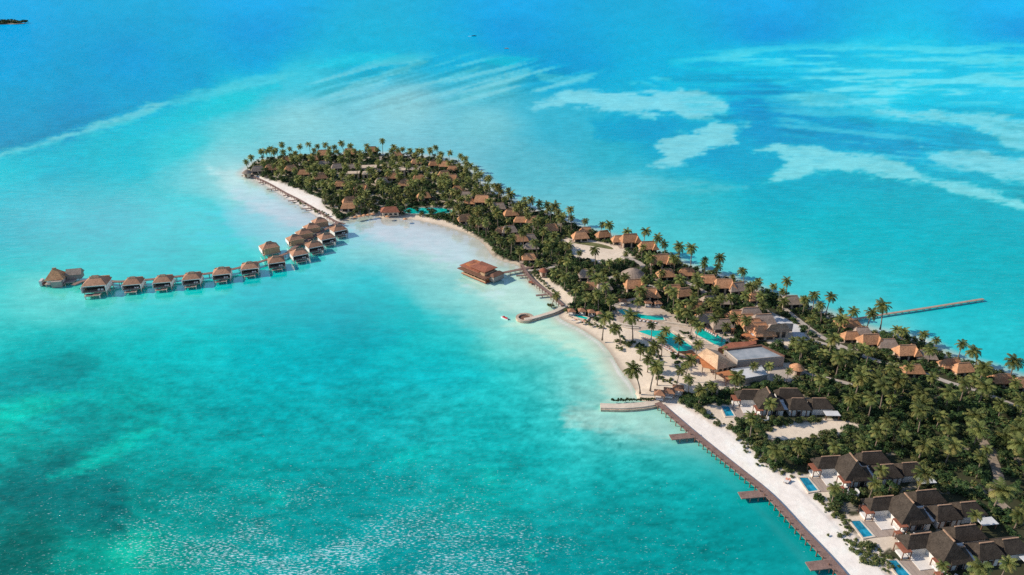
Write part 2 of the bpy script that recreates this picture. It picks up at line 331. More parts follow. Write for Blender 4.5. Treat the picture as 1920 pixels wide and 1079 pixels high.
# distance to the shoreline in metres, inside positive
shore_s = smooth_curve(shore, 3, True)
SD = np.full(GX.shape, -1e3)
bb = (WX > min(p[0] for p in shore)-70) & (WX < max(p[0] for p in shore)+70) & (WY > min(p[1] for p in shore)-70) & (WY < max(p[1] for p in shore)+70)
SD[bb] = seg_dist(WX[bb], WY[bb], shore_s)
def lin(c): return np.array(s2l(c))
def sea_colour():
    num = np.zeros(GX.shape+(3,)); den = np.zeros(GX.shape)
    # warp the lookup so that the patches get ragged natural edges
    wx = GX+34*(fbm(GX/90, GY/30)-.5)+16*(fbm(GX/20+40, GY/6)-.5); wy = GY+14*(fbm(GX/110+9, GY/24+30)-.5)+9*(fbm(GX/30+9, GY/6+3, 5)-.5)
    for x, y, r, g, b in CTRL:
        # horizontal smear: sea features look wide and low from here because they recede
        d2 = ((wx-x)/1.5)**2+(wy-y)**2
        s = 8+0.035*max(y, 0)
        w = 1.0/(d2+2.2*s*s)**1.6
        num += w[..., None]*lin((r, g, b)); den += w
    col = num/den[..., None]
    rag = 26*(fbm(GX/45+3, GY/9)-.5)+22*(fbm(GX/15+3, GY/3.2, 5)-.5)
    tone = 0.62+0.55*fbm(GX/26+8, GY/5, 5)
    for lst in (DARK_PX, BANK_PX):
        for poly, c, k, soft in lst:
            if k == 0: continue
            x0 = min(p[0] for p in poly)-80; x1 = max(p[0] for p in poly)+80; y0 = min(p[1] for p in poly)-60; y1 = max(p[1] for p in poly)+60
            m = (GX > x0) & (GX < x1) & (GY > y0) & (GY < y1)
            sd = seg_dist(GX[m], GY[m]*1.0, poly)+rag[m]*min(1.0, soft/9)
            a = np.clip(sstep(-soft*.9, soft*.9, sd)*k*(tone[m]*1.12 if lst is BANK_PX else 1), 0, 1)
            col[m] = col[m]*(1-a[:, None])+lin(c)*a[:, None]
    # streaky pale shoals of the far right
    poly = [(1260,115),(1385,87),(1660,78),(1990,82),(1990,200),(1700,190),(1640,200),(1550,196),(1505,198),(1440,182),(1510,170),(1445,148),(1510,132)]
    m = (GX > 1150) & (GY > 60) & (GY < 240)
    sd = seg_dist(GX[m], GY[m], poly)
    st = fbm(GX[m]/95+GY[m]/40, GY[m]/7.0, 5)
    a = sstep(-18, 22, sd)*(0.15+0.75*sstep(.42, .62, st))
    col[m] = col[m]*(1-a[:, None])+lin((118,226,238))*a[:, None]
    # wisps of sand: one set slanting up to the right beyond the head, one lying level on the right
    for poly, kx, ky, sl, ka, cc in (([(540,200),(600,130),(700,100),(860,98),(1010,108),(1130,132),(1060,168),(960,195),(820,208),(640,214)], 130, 8.5, .27, .62, (128,212,222)),
                                 ([(1430,186),(1640,196),(1990,200),(1990,410),(1860,380),(1680,318),(1560,268),(1460,262)], 150, 9.0, -.10, .42, (124,218,230)),
                                 ([(1230,140),(1420,120),(1640,190),(1500,205),(1380,240),(1290,235)], 120, 6.0, 0, .35, (80,208,228))):
        m = (GX > min(p[0] for p in poly)-30) & (GX < max(p[0] for p in poly)+30) & (GY > 60) & (GY < 430)
        st = fbm(GX[m]/kx+3, (GY[m]+GX[m]*sl)/ky, 5); a = sstep(-14, 26, seg_dist(GX[m], GY[m], poly))*sstep(.50, .66, st)*ka
        dk = sstep(-14, 26, seg_dist(GX[m], GY[m], poly))*sstep(.47, .34, st)*.16
        col[m] = col[m]*(1-dk[:, None]); col[m] = col[m]*(1-a[:, None])+lin(cc)*a[:, None]
    # broken mottling of the sea bed
    n1 = fbm(GX/120, GY/45, 5)-.5; n2 = fbm(GX/22+60, GY/8, 4)-.5
    near = sstep(560, 800, GY)
    n3 = fbm(GX/7+20, GY/3.2, 3)-.5
    k = 1+(0.12+0.30*near)*n1+(0.16+0.55*near)*n2+(0.12+0.34*near)*n3
    k = np.where(SD > -25, 1+(k-1)*np.clip(-SD/25, 0, 1), k)
    col = np.clip(col*k[..., None], 0, 1)
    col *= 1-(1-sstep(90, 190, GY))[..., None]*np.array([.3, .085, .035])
    # clear deep water swallows red entirely
    col[..., 0] *= sstep(0.008, 0.20, col[..., 0])**.85
    return col
SEA = sea_colour()
# shallows: the last metres to the beach turn to wet sand (not along the piled walkways)
def shore_kind():
    """0 along quay walls, 1 along open beaches"""
    k = np.ones(GX.shape)
    for seg, r in (([(1233,756),(1298,812),(1363,866),(1437,926),(1497,990),(1559,1055),(1700,1200)], 30), ):
        w = [tuple(P(x, y))[:2] for x, y in seg]
        d = seg_dist(WX[bb], WY[bb], w, False); kk = k[bb]; kk = np.minimum(kk, sstep(4, 16, d)); k[bb] = kk
    return k
SHK = shore_kind()
# irradiance the water colours were measured under (keeps the colours what they are in the photograph)
E_CAL = np.array([1.05, 0.98, 0.98])
wet = np.array([0.66, 0.58, 0.47])
sea_alb = SEA/E_CAL
calm = np.exp(-((GX-520)/520)**4-((GY-490)/125)**4)      # the sheltered lagoon lies smooth and mirrors what stands by it
mid_ = np.exp(-((GY-520)/170)**4)
GLOSS_CALM = 3.2
dep = np.hypot(WX, WY); cth = CAM_H/np.hypot(dep, CAM_H); fres = np.clip((0.02+0.98*(1-cth)**5)*GLOSS_CALM*calm, 0, .6)
skyc = np.array([.30, .42, .56])        # what the calm water mirrors, taken off so that the lagoon keeps its own hue
sea_alb = (SEA-fres[..., None]*skyc*.8)/(1-fres)[..., None]/E_CAL
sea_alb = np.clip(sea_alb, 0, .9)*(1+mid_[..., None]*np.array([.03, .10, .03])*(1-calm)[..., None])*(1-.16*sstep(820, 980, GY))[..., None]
ww = np.where((GY < 520) & (GX < 960) & (GX > 640), 16.0, 9.0)
a = sstep(-1.0, 0.0, SD/ww)*SHK*0.7
surf = np.exp(-((SD+1.3+1.6*(fbm(WX/9, WY/9, 3)-.5))/0.55)**2)*SHK*sstep(.46, .62, fbm(WX/14+7, WY/14, 2))*0.75     # broken thread of foam
sea_alb = sea_alb*(1-a[..., None])+wet*a[..., None]; sea_alb = np.clip(sea_alb*(1-surf[..., None])+.85*surf[..., None], 0.0, 0.9)

def water_material():
    m, nt, b = nodes_of('sea_water'); L = nt.links.new
    at = N(nt, 'ShaderNodeAttribute', attribute_name='depth_colour'); ch = N(nt, 'ShaderNodeAttribute', attribute_name='chop')
    geo = N(nt, 'ShaderNodeNewGeometry')
    mp = N(nt, 'ShaderNodeMapping'); mp.inputs['Scale'].default_value = (0.42, 1.0, 1.0); mp.inputs['Rotation'].default_value = (0, 0, 0.06)
    L(geo.outputs['Position'], mp.inputs[0])
    # colour: wind streaks, small
    n0 = N(nt, 'ShaderNodeTexNoise', i_Scale=0.16, i_Detail=5.0, i_Roughness=0.7); L(mp.outputs[0], n0.inputs['Vector'])
    mr = N(nt, 'ShaderNodeMapRange'); mr.inputs['From Min'].default_value = .3; mr.inputs['From Max'].default_value = .7
    mr.inputs['To Min'].default_value = .88; mr.inputs['To Max'].default_value = 1.12; L(n0.outputs['Fac'], mr.inputs[0])
    sc = N(nt, 'ShaderNodeVectorMath', operation='SCALE'); L(at.outputs['Color'], sc.inputs[0]); L(mr.outputs[0], sc.inputs['Scale'])
    n1 = N(nt, 'ShaderNodeTexNoise', i_Scale=0.32, i_Detail=3.0, i_Roughness=0.55, i_Distortion=0.4); L(mp.outputs[0], n1.inputs['Vector'])
    n2 = N(nt, 'ShaderNodeTexNoise', i_Scale=1.1, i_Detail=3.0, i_Roughness=0.6, i_Distortion=0.6); L(mp.outputs[0], n2.inputs['Vector'])
    p2 = N(nt, 'ShaderNodeMath', operation='POWER'); p2.inputs[1].default_value = 2.2; L(n2.outputs['Fac'], p2.inputs[0])
    ad = N(nt, 'ShaderNodeMath', operation='MULTIPLY_ADD'); L(p2.outputs[0], ad.inputs[0]); ad.inputs[1].default_value = 0.55; L(n1.outputs['Fac'], ad.inputs[2])
    ml = N(nt, 'ShaderNodeMath', operation='MULTIPLY'); L(ad.outputs[0], ml.inputs[0]); L(ch.outputs['Fac'], ml.inputs[1])
    bp = N(nt, 'ShaderNodeBump', i_Strength=1.0, i_Distance=1.0); L(ml.outputs[0], bp.inputs['Height'])
    # water body plus a clear surface: Fresnel share, lowered where many small waves roughen the far sea
    gl = N(nt, 'ShaderNodeAttribute', attribute_name='gloss')
    # sun and sky glitter painted into the near water's colour as pale flecks
    fk = N(nt, 'ShaderNodeAttribute', attribute_name='glint'); m3 = N(nt, 'ShaderNodeMapping'); m3.inputs['Scale'].default_value = (0.75, 2.5, 1.0); m3.inputs['Rotation'].default_value = (0, 0, 0.05)
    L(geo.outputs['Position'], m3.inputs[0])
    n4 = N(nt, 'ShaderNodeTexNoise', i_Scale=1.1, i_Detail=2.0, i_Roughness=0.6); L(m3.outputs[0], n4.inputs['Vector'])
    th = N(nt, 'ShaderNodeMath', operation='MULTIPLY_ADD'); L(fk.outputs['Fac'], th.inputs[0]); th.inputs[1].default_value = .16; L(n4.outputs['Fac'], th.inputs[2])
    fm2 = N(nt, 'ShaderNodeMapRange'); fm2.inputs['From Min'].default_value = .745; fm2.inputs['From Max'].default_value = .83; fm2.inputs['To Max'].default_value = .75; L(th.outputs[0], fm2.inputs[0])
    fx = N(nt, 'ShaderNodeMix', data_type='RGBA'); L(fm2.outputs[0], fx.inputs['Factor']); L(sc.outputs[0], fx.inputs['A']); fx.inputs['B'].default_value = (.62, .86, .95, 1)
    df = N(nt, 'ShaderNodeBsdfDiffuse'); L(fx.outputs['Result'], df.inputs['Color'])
    b2 = N(nt, 'ShaderNodeBump', i_Strength=1.0, i_Distance=1.0); md = N(nt, 'ShaderNodeMath', operation='MINIMUM'); L(ch.outputs['Fac'], md.inputs[0]); md.inputs[1].default_value = .22
    mq = N(nt, 'ShaderNodeMath', operation='MULTIPLY'); L(ad.outputs[0], mq.inputs[0]); L(md.outputs[0], mq.inputs[1]); L(mq.outputs[0], b2.inputs['Height']); L(b2.outputs[0], df.inputs['Normal'])
    gs = N(nt, 'ShaderNodeBsdfGlossy'); rg = N(nt, 'ShaderNodeMapRange'); rg.inputs['From Min'].default_value = .3; rg.inputs['From Max'].default_value = 1.2; rg.inputs['To Min'].default_value = .06; rg.inputs['To Max'].default_value = .20; L(ch.outputs['Fac'], rg.inputs[0]); L(rg.outputs[0], gs.inputs['Roughness']); L(bp.outputs[0], gs.inputs['Normal'])
    fr = N(nt, 'ShaderNodeFresnel'); fr.inputs['IOR'].default_value = 1.33; L(bp.outputs[0], fr.inputs['Normal'])
    fm = N(nt, 'ShaderNodeMath', operation='MULTIPLY'); L(fr.outputs[0], fm.inputs[0]); L(gl.outputs['Fac'], fm.inputs[1])
    mx = N(nt, 'ShaderNodeMixShader'); L(fm.outputs[0], mx.inputs[0]); L(df.outputs[0], mx.inputs[1]); L(gs.outputs[0], mx.inputs[2])
    nt.nodes.remove(b); out = [n for n in nt.nodes if n.type == 'OUTPUT_MATERIAL'][0]; L(mx.outputs[0], out.inputs['Surface'])
    return m
M_WATER = water_material()
def grid_faces(ny, nx, keep=None):
    idx = np.arange(ny*nx).reshape(ny, nx)
    q = np.stack([idx[1:, :-1], idx[1:, 1:], idx[:-1, 1:], idx[:-1, :-1]], -1)
    return q.reshape(-1, 4) if keep is None else q[keep]
ny, nx = GX.shape
sea_v = np.stack([WX, WY, np.zeros_like(WX)], -1).reshape(-1, 3)
sea_me = np_mesh('sea', sea_v, grid_faces(ny, nx).ravel(), 4, M_WATER)
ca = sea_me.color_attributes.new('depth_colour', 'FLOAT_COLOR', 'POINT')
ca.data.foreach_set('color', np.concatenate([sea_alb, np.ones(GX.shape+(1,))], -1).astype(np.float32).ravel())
chop = 0.20+0.12*sstep(600, 900, GY)+0.6*np.exp(-((GX-740)/430)**2-((np.minimum(GY,1079)-1079)/190)**2)*(0.4+1.2*fbm(GX/160, GY/80, 3))
chop = chop*np.where(SD > -60, 0.25+0.75*np.clip((-SD-15)/45, 0, 1), 1)
gloss = np.where(SD > -130, 0.9-0.5*np.clip((-SD-40)/90, 0, 1), 0.4)*sstep(-200, 560, GY)*(0.22+.78*sstep(100, 380, GY))+0.03+0.25*sstep(600, 900, GY)
gloss = gloss*(1-calm)+GLOSS_CALM*calm
chop = chop*(1-0.75*calm)
at = sea_me.attributes.new('gloss', 'FLOAT', 'POINT'); at.data.foreach_set('value', gloss.astype(np.float32).ravel())
glint = 0.98*np.exp(-((GX-620)/640)**2)*np.exp(-(np.maximum(1100-GY, 0)/200)**2)*(0.45+0.85*sstep(.34, .68, fbm(GX/95, GY/30, 5)))+0.35*sstep(720, 950, GY)*np.exp(-((GX-600)/800)**2)
at = sea_me.attributes.new('glint', 'FLOAT', 'POINT'); at.data.foreach_set('value', glint.astype(np.float32).ravel())
at = sea_me.attributes.new('chop', 'FLOAT', 'POINT'); at.data.foreach_set('value', chop.astype(np.float32).ravel())
sea = link_mesh('sea', sea_me); tag(sea, kind='structure', label='turquoise sea with pale sand banks and darker deep water')

# ------------------------------------------------------------------ land: one sheet of coral sand rising from the water
LAND_Z = 1.2
land_h = np.where(SD < 0, SD*0.12, LAND_Z*sstep(0, 14, SD)*0.999)
land_h = np.where(SHK < 0.5, np.where(SD < 0, SD*0.5, np.minimum(0.55+SD*0.06, LAND_Z)), land_h)
LX, LY = P_np(GX, GY, 0.0)
core = SD > -3.0
keep = (core[1:, :-1] | core[1:, 1:] | core[:-1, 1:] | core[:-1, :-1])
q = grid_faces(ny, nx, keep); used, inv = np.unique(q.ravel(), return_inverse=True)
lv = np.stack([LX, LY, land_h], -1).reshape(-1, 3)[used]
sand_sd = np.full(GX.shape, -1e3)
for p in SAND_W:
    sand_sd[bb] = np.maximum(sand_sd[bb], seg_dist(WX[bb], WY[bb], p))
rag = 5*(fbm(WX/5.0, WY/5.0, 4)-.5)+3*(fbm(WX/1.6, WY/1.6, 2)-.5)
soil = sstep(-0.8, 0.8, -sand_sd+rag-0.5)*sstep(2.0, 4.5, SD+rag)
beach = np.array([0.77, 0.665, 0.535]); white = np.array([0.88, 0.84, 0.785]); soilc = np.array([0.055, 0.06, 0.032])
fore = np.zeros(GX.shape); fore[bb] = np.maximum(sstep(-3, 3, seg_dist(WX[bb], WY[bb], SAND_W[4])), sstep(-3, 3, seg_dist(WX[bb], WY[bb], SAND_W[0])))
cl = beach*(1-fore[..., None])+white*fore[..., None]
cl = cl*(1+0.30*(fbm(WX/9, WY/9, 5)-.5)+0.16*(fbm(WX/2.2, WY/2.2, 3)-.5))[..., None]
tr = np.zeros(GX.shape); tr[bb] = np.exp(-(seg_dist(WX[bb], WY[bb], SAND_W[4])-1.0-5*(fbm(WX[bb]/8, WY[bb]/8, 3)-.5))**2/1.1)*sstep(.40, .6, fbm(WX[bb]/3, WY[bb]/3, 3))*.28     # trampled, littered edge
cl = cl*(1-tr[..., None]*np.array([.8, 1.0, 1.1]))
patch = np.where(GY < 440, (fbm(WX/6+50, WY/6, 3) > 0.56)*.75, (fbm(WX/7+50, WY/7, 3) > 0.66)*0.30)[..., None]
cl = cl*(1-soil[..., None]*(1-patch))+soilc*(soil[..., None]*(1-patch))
damp = sstep(3.5, 0.0, SD)*SHK
cl = cl*(1-0.38*damp[..., None])
def sand_material():
    m, nt, b = nodes_of('coral_sand'); L = nt.links.new
    at = N(nt, 'ShaderNodeAttribute', attribute_name='ground_colour'); geo = N(nt, 'ShaderNodeNewGeometry')
    n1 = N(nt, 'ShaderNodeTexNoise', i_Scale=0.7, i_Detail=8.0, i_Roughness=0.7); L(geo.outputs['Position'], n1.inputs['Vector'])
    mr = N(nt, 'ShaderNodeMapRange'); mr.inputs['From Min'].default_value = .3; mr.inputs['From Max'].default_value = .7
    mr.inputs['To Min'].default_value = .88; mr.inputs['To Max'].default_value = 1.07; L(n1.outputs['Fac'], mr.inputs[0])
    sc = N(nt, 'ShaderNodeVectorMath', operation='SCALE'); L(at.outputs['Color'], sc.inputs[0]); L(mr.outputs[0], sc.inputs['Scale'])
    L(sc.outputs[0], b.inputs['Base Color'])
    bp = N(nt, 'ShaderNodeBump', i_Strength=0.35, i_Distance=0.3); L(n1.outputs['Fac'], bp.inputs['Height']); L(bp.outputs[0], b.inputs['Normal'])
    b.inputs['Roughness'].default_value = 0.9; b.inputs['Specular IOR Level'].default_value = 0.15
    return m
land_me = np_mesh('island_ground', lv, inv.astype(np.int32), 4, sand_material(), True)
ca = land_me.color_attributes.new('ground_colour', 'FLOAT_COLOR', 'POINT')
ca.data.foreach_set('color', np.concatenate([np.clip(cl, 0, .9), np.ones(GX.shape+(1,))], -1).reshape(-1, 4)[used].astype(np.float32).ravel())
tag(link_mesh('island_ground', land_me), kind='structure', label='sandy ground of the curved island')
# ------------------------------------------------------------------ materials of buildings and plants
thatch_orange = simple('orange_thatch', (0.56, 0.30, 0.165), .30, 1.4, .95, .6, (1, 1, 1), .1, .16)  # the thatch's own orange, one tone for all roof faces
M_THATCH = thatch_orange
M_THATCH_SEA = simple('salt_weathered_thatch', (0.43, 0.245, 0.16), .30, 1.4, .95, .6, (1, 1, 1), .1, .18)
M_THATCH_GREY = simple('weathered_thatch', (0.36, 0.29, 0.24), .30, 1.4, .95, .6, (1, 1, 1), .1, .18)
M_THATCH_PALE = simple('straw_thatch', (0.62, 0.44, 0.30), .25, 1.6, .95, .6, (1, 1, 1), .1, .1)
M_THATCH_DARK = simple('dark_shingle', (0.066, 0.054, 0.044), .40, 3.0, .9, .6, (1, 1, 1), .15)
M_RIDGE = simple('ridge_thatch', (0.42, 0.27, 0.18), .3, 2.0, .9, .4)
M_REDROOF = simple('red_timber_roof', (0.33, 0.125, 0.075), .3, 1.5, .8, .3, (1, .3, 1))
M_ORANGE = simple('terracotta_boards', (0.50, 0.20, 0.085), .25, 1.2, .8, .3, (.4, 3, 1))
M_WHITE = simple('white_plaster', (0.78, 0.75, 0.71), .10, 1.0, .8, .1)
M_CREAM = simple('cream_render', (0.62, 0.50, 0.39), .15, 1.0, .85, .1)
M_TANWOOD = simple('tan_boards', (0.50, 0.33, 0.20), .25, 1.2, .8, .25, (4, 4, .4))
M_BROWN = simple('brown_timber', (0.20, 0.105, 0.07), .3, 1.5, .8, .3)
M_PLUM = simple('walkway_planks', (0.25, 0.165, 0.14), .3, 1.1, .85, .35, (2, 2, 1))
M_DECK = simple('grey_boards', (0.40, 0.33, 0.28), .2, 1.2, .85, .2, (3, .6, 1))
M_DARK = simple('shadowy_glass', (0.018, 0.022, 0.028), .4, 1.0, .25, 0, (1, 1, 1), .5)
M_POOL = simple('pool_water', (0.0, 0.52, 0.45), .18, .5, .06, .05, (1, 1, 1), .5)
M_POOLBLUE = simple('blue_pool_water', (0.0, 0.19, 0.34), .45, .55, .06, .05, (1, 1, 1), .5, 0, (0.02, 0.28, 0.42))
M_RIM = simple('pale_stone', (0.66, 0.58, 0.48), .15, .8, .8, .1)
M_STONE = simple('coral_stone', (0.50, 0.40, 0.31), .35, 1.6, .9, .8)
M_ROOFSLAB = simple('blue_grey_membrane', (0.29, 0.36, 0.42), .22, .16, .7, .05, (1, 1, 1), .3, 0, (0.40, 0.42, 0.44))
M_GREYWALL = simple('grey_concrete', (0.36, 0.32, 0.29), .18, .8, .85, .15)
M_PATHBROWN = simple('brown_path', (0.33, 0.27, 0.21), .3, .5, .95, .3)  # darker brown surface of a single path
M_PAVE = simple('pale_paving', (0.47, 0.42, 0.37), .16, .5, .85, .15)
M_PAVEBLUE = simple('blue_white_paving', (0.62, 0.64, 0.66), .10, .4, .8, .1)
M_CLOTH = simple('white_canvas', (0.80, 0.79, 0.77), .06, 2.0, .8)
M_BARK = simple('palm_bark', (0.27, 0.21, 0.165), .3, 3.0, .9, .4)
M_HULL = simple('white_hull', (0.80, 0.80, 0.80), .05, 1.0, .3, 0, (1, 1, 1), .5)
M_RED = simple('red_upholstery', (0.62, 0.05, 0.06), .2, 2.0, .6)
M_NAVY = simple('dark_blue_canopy', (0.02, 0.06, 0.12), .2, 2.0, .6)
M_FOAM = simple('white_foam', (0.75, 0.80, 0.82), .2, 1.0, .8)
M_TOWEL = simple('coral_cushion', (0.62, 0.30, 0.22), .2, 2.0, .8)

def leaf_material(name, cols, trans=0.22):
    m, nt, b = nodes_of(name); L = nt.links.new
    geo = N(nt, 'ShaderNodeNewGeometry'); oi = N(nt, 'ShaderNodeObjectInfo')
    r = ramp(nt, geo.outputs['Random Per Island'], [(i/(len(cols)-1), c) for i, c in enumerate(cols)])
    mr = N(nt, 'ShaderNodeMapRange'); mr.inputs['To Min'].default_value = .72; mr.inputs['To Max'].default_value = 1.28; L(oi.outputs['Random'], mr.inputs[0])
    sc = N(nt, 'ShaderNodeVectorMath', operation='SCALE'); L(r.outputs[0], sc.inputs[0]); L(mr.outputs[0], sc.inputs['Scale'])
    L(sc.outputs[0], b.inputs['Base Color']); b.inputs['Roughness'].default_value = .6; b.inputs['Specular IOR Level'].default_value = .2
    tr = N(nt, 'ShaderNodeBsdfTranslucent'); L(sc.outputs[0], tr.inputs[0])
    mx = N(nt, 'ShaderNodeMixShader'); mx.inputs[0].default_value = trans; L(b.outputs[0], mx.inputs[1]); L(tr.outputs[0], mx.inputs[2])
    L(mx.outputs[0], [n for n in nt.nodes if n.type == 'OUTPUT_MATERIAL'][0].inputs['Surface'])
    return m
M_FROND = leaf_material('palm_fronds', [(.10,.145,.046), (.185,.22,.068), (.29,.30,.095), (.13,.185,.058), (.38,.33,.115)])
M_LEAF = leaf_material('broad_leaves', [(.020,.050,.024), (.048,.10,.034), (.10,.155,.046), (.030,.075,.032), (.065,.115,.038)])
M_SCRUB = leaf_material('scrub_leaves', [(.035,.065,.026), (.075,.12,.04), (.17,.19,.06), (.055,.10,.04), (.23,.19,.07)])

# ------------------------------------------------------------------ plants: arrays of quads / triangles
R_ = random.Random(11)
def palm_crown_arrays(seed, n=19, ln=3.7):
    """fronds that arch out of one head: a rib with hanging leaflets on both sides; all triangles"""
    r = random.Random(seed); V = []; F = []
    def tri(a, b, c): k = len(V); V.extend((a, b, c)); F.append((k, k+1, k+2))
    for i in range(n):
        az = 2*math.pi*(i*0.381966*1.0)+r.uniform(-.2, .2); el = math.radians(72-105*(i/(n-1))**0.9+r.uniform(-8, 8)); L = ln*r.uniform(.82, 1.12)
        pts = []; p = Vector((0, 0, 0)); e = el; m = 7
        for s in range(m+1):
            pts.append(p.copy()); st = L/m
            p = p+Vector((math.cos(az)*math.cos(e), math.sin(az)*math.cos(e), math.sin(e)))*st
            e -= math.radians(6+9*s/m*2.0)*(1.0 if e > -1.25 else 0)
        side0 = Vector((-math.sin(az), math.cos(az), 0)); k0 = len(V)
        base = len(V)
        # one connected strip per frond keeps a frond one island of colour
        for s, q in enumerate(pts):
            V.append(q)
        for s in range(m):
            d = (pts[s+1]-pts[s]).normalized(); t = (s+.5)/m; w = (0.42+0.85*math.sin(math.pi*min(1, t*0.95+.08)))*ln/3.7
            for sg in (-1, 1):
                for h in (0.0, 0.5):
                    a = base+s; b_ = base+s+1
                    q = pts[s]*(1-h)+pts[s+1]*h; ww = w*r.uniform(.8, 1.15)
                    tip = q+side0*sg*ww*0.80+d*ww*0.55+Vector((0, 0, -1))*ww*0.45
                    V.append(tip); F.append((a, b_, len(V)-1) if sg > 0 else (b_, a, len(V)-1))
    return np.array([tuple(v) for v in V]), np.array(F)
def leaf_cloud(seed, blobs, per, size, flat=0.55):
    """leaf clumps: small bent quads spread through several blobs, denser near the skin; triangles in pairs"""
    g = np.random.default_rng(seed); Vs = []; Fs = []; k = 0
    for (cx, cy, cz, rx, rz) in blobs:
        n = max(6, int(per*rx*rx))
        d = g.normal(size=(n, 3)); d /= np.linalg.norm(d, axis=1)[:, None]; d[:, 2] = np.where(d[:, 2] < -.35, -d[:, 2], d[:, 2])
        rr = (0.55+0.5*g.random(n)**0.6)[:, None]
        c = np.array([cx, cy, cz])+d*rr*np.array([rx, rx, rz])
        nrm = d*0.8+g.normal(size=(n, 3))*0.55; nrm[:, 2] += flat; nrm /= np.linalg.norm(nrm, axis=1)[:, None]
        t = np.cross(nrm, g.normal(size=(n, 3))); t /= np.linalg.norm(t, axis=1)[:, None]+1e-9; b = np.cross(nrm, t)
        s = (size*(0.6+0.9*g.random(n)))[:, None]; w = s*0.42
        q = np.stack([c-t*s, c-b*w+nrm*s*.12, c+t*s, c+b*w+nrm*s*.12], 1).reshape(-1, 3)
        Vs.append(q); Fs.append(np.arange(n*4).reshape(n, 4)+k); k += n*4
    return np.concatenate(Vs), np.concatenate(Fs)
def trunk_mb(h, lean, r0=.26, r1=.15, bend=1.0, n=6):
    pts = []; m = 7
    for i in range(m+1):
        t = i/m; pts.append((lean*t**1.7*bend, 0.25*math.sin(t*2.4)*lean*.3, h*t))
    rad = [r0*(1.5 if i == 0 else 1)-(r0-r1)*i/m for i in range(m+1)]
    mb = MB().tube(pts, rad, n); return mb, Vector(pts[-1])
def tri_mesh(name, V, F, mat): return np_mesh(name, V, F.ravel(), F.shape[1], mat)
def two_mat_mesh(name, mb, V, F, m1, m2):
    """trunk and crown of a far tree in one mesh"""
    me = bpy.data.meshes.new(name); k = len(mb.v)
    me.from_pydata(list(mb.v)+[tuple(v) for v in V], [], list(mb.f)+[tuple(int(i)+k for i in f) for f in F])
    me.materials.append(m1); me.materials.append(m2)
    me.polygons.foreach_set('material_index', [0]*len(mb.f)+[1]*len(F)); me.update(); return me
PALMS = []
for i, (h, lean) in enumerate([(8.6,.5),(9.6,1.2),(7.4,.3),(10.4,.9),(8.0,2.6),(6.4,.4),(9.2,1.8)]):
    mb, top = trunk_mb(h, lean, .24, .14); V, F = palm_crown_arrays(100+i, 23+i % 3*2, 3.2+.2*(i % 3)); V = V+np.array(top)
    PALMS.append(dict(trunk=mb.mesh('trunk', M_BARK, True), crown=tri_mesh('crown', V, F, M_FROND), whole=two_mat_mesh('palm_tree', mb, V, F, M_BARK, M_FROND), h=h, V=V, F=F, tv=mb))
TREES = []
for i in range(6):
    r = random.Random(40+i); h = r.uniform(4.6, 6.2); mb, top = trunk_mb(h*.62, r.uniform(-.4, .4), .22, .10)
    blobs = []
    for j in range(r.randint(7, 9)):
        a = r.uniform(0, 6.28); d = r.uniform(.3, 2.1); z = h*.62+r.uniform(-.6, 1.5)-d*.25
        p = Vector((math.cos(a)*d, math.sin(a)*d, z)); mb.tube([top-Vector((0, 0, 1.2)), (top-Vector((0,0,1.2))).lerp(p, .5)+Vector((0, 0, .2)), p], [.09, .06, .03], 4)
        blobs.append((p.x, p.y, p.z, r.uniform(.8, 1.35), r.uniform(.6, 1.0)))
    V, F = leaf_cloud(60+i, blobs, 58, .30)
    TREES.append(dict(trunk=mb.mesh('trunk', M_BARK, True), crown=tri_mesh('crown', V, F, M_LEAF), whole=two_mat_mesh('broadleaf_tree', mb, V, F, M_BARK, M_LEAF)))
SHRUBS = []; SHRUB_VF = []
for i in range(6):
    r = random.Random(80+i); blobs = [(r.uniform(-1, 1), r.uniform(-1, 1), r.uniform(.3, 1.1), r.uniform(.6, 1.0), r.uniform(.6, 1.0)) for j in range(6)]
    V, F = leaf_cloud(90+i, blobs, 75, .30, .75); SHRUB_VF.append((V, F))
    SHRUBS.append(tri_mesh('shrub', V, F, M_SCRUB if i % 2 else M_LEAF))

# ------------------------------------------------------------------ builders of houses
G = LAND_Z
def ORD(n): return ['first','second','third','fourth','fifth','sixth','seventh','eighth','ninth','tenth','eleventh','twelfth','thirteenth','fourteenth','fifteenth','sixteenth'][n]
def make_bungalow(mroof, L=11.0, W=7.2, hw=2.7, hr=6.6, gable=False):
    t = empty('thatched_bungalow', (0, 0, 0))
    MB().box(-L/2+.9, L/2-.9, -W/2+.9, W/2-.9, -.3, hw+.2).build('wall', M_CREAM, t)
    rb = MB().hip(-L/2, L/2, -W/2, W/2, hw, hr, 1.5 if gable else 2.4, 'x', .35, 2.2)
    rb.hip(L/2-4.6, L/2+.4, -W/2-.9, W/2+.9, hw-.25, hr-1.2, 2.0, 'y', .3) if gable else None
    rf = rb.build('roof', mroof, t)
    MB().box(-L/2+(1.5 if gable else 2.4), L/2-2.2, -.22, .22, hr-.12, hr+.14).build('ridge_cap', M_RIDGE, rf)
    for x0, x1 in ((-L/2+1.6, -.6), (.6, L/2-1.6)):
        MB().box(x0, x1, -W/2+.86, -W/2+.95, .3, hw-.3).build('window', M_DARK, t)
    MB().box(-L/2+.86, -L/2+.95, -1.2, 1.2, .1, hw-.3).build('door', M_BROWN, t)
    MB().box(-L/2-1.6, -L/2+.8, -W/2+.6, W/2-.6, -.3, .12).build('deck', M_DECK, t)
    return register(t)
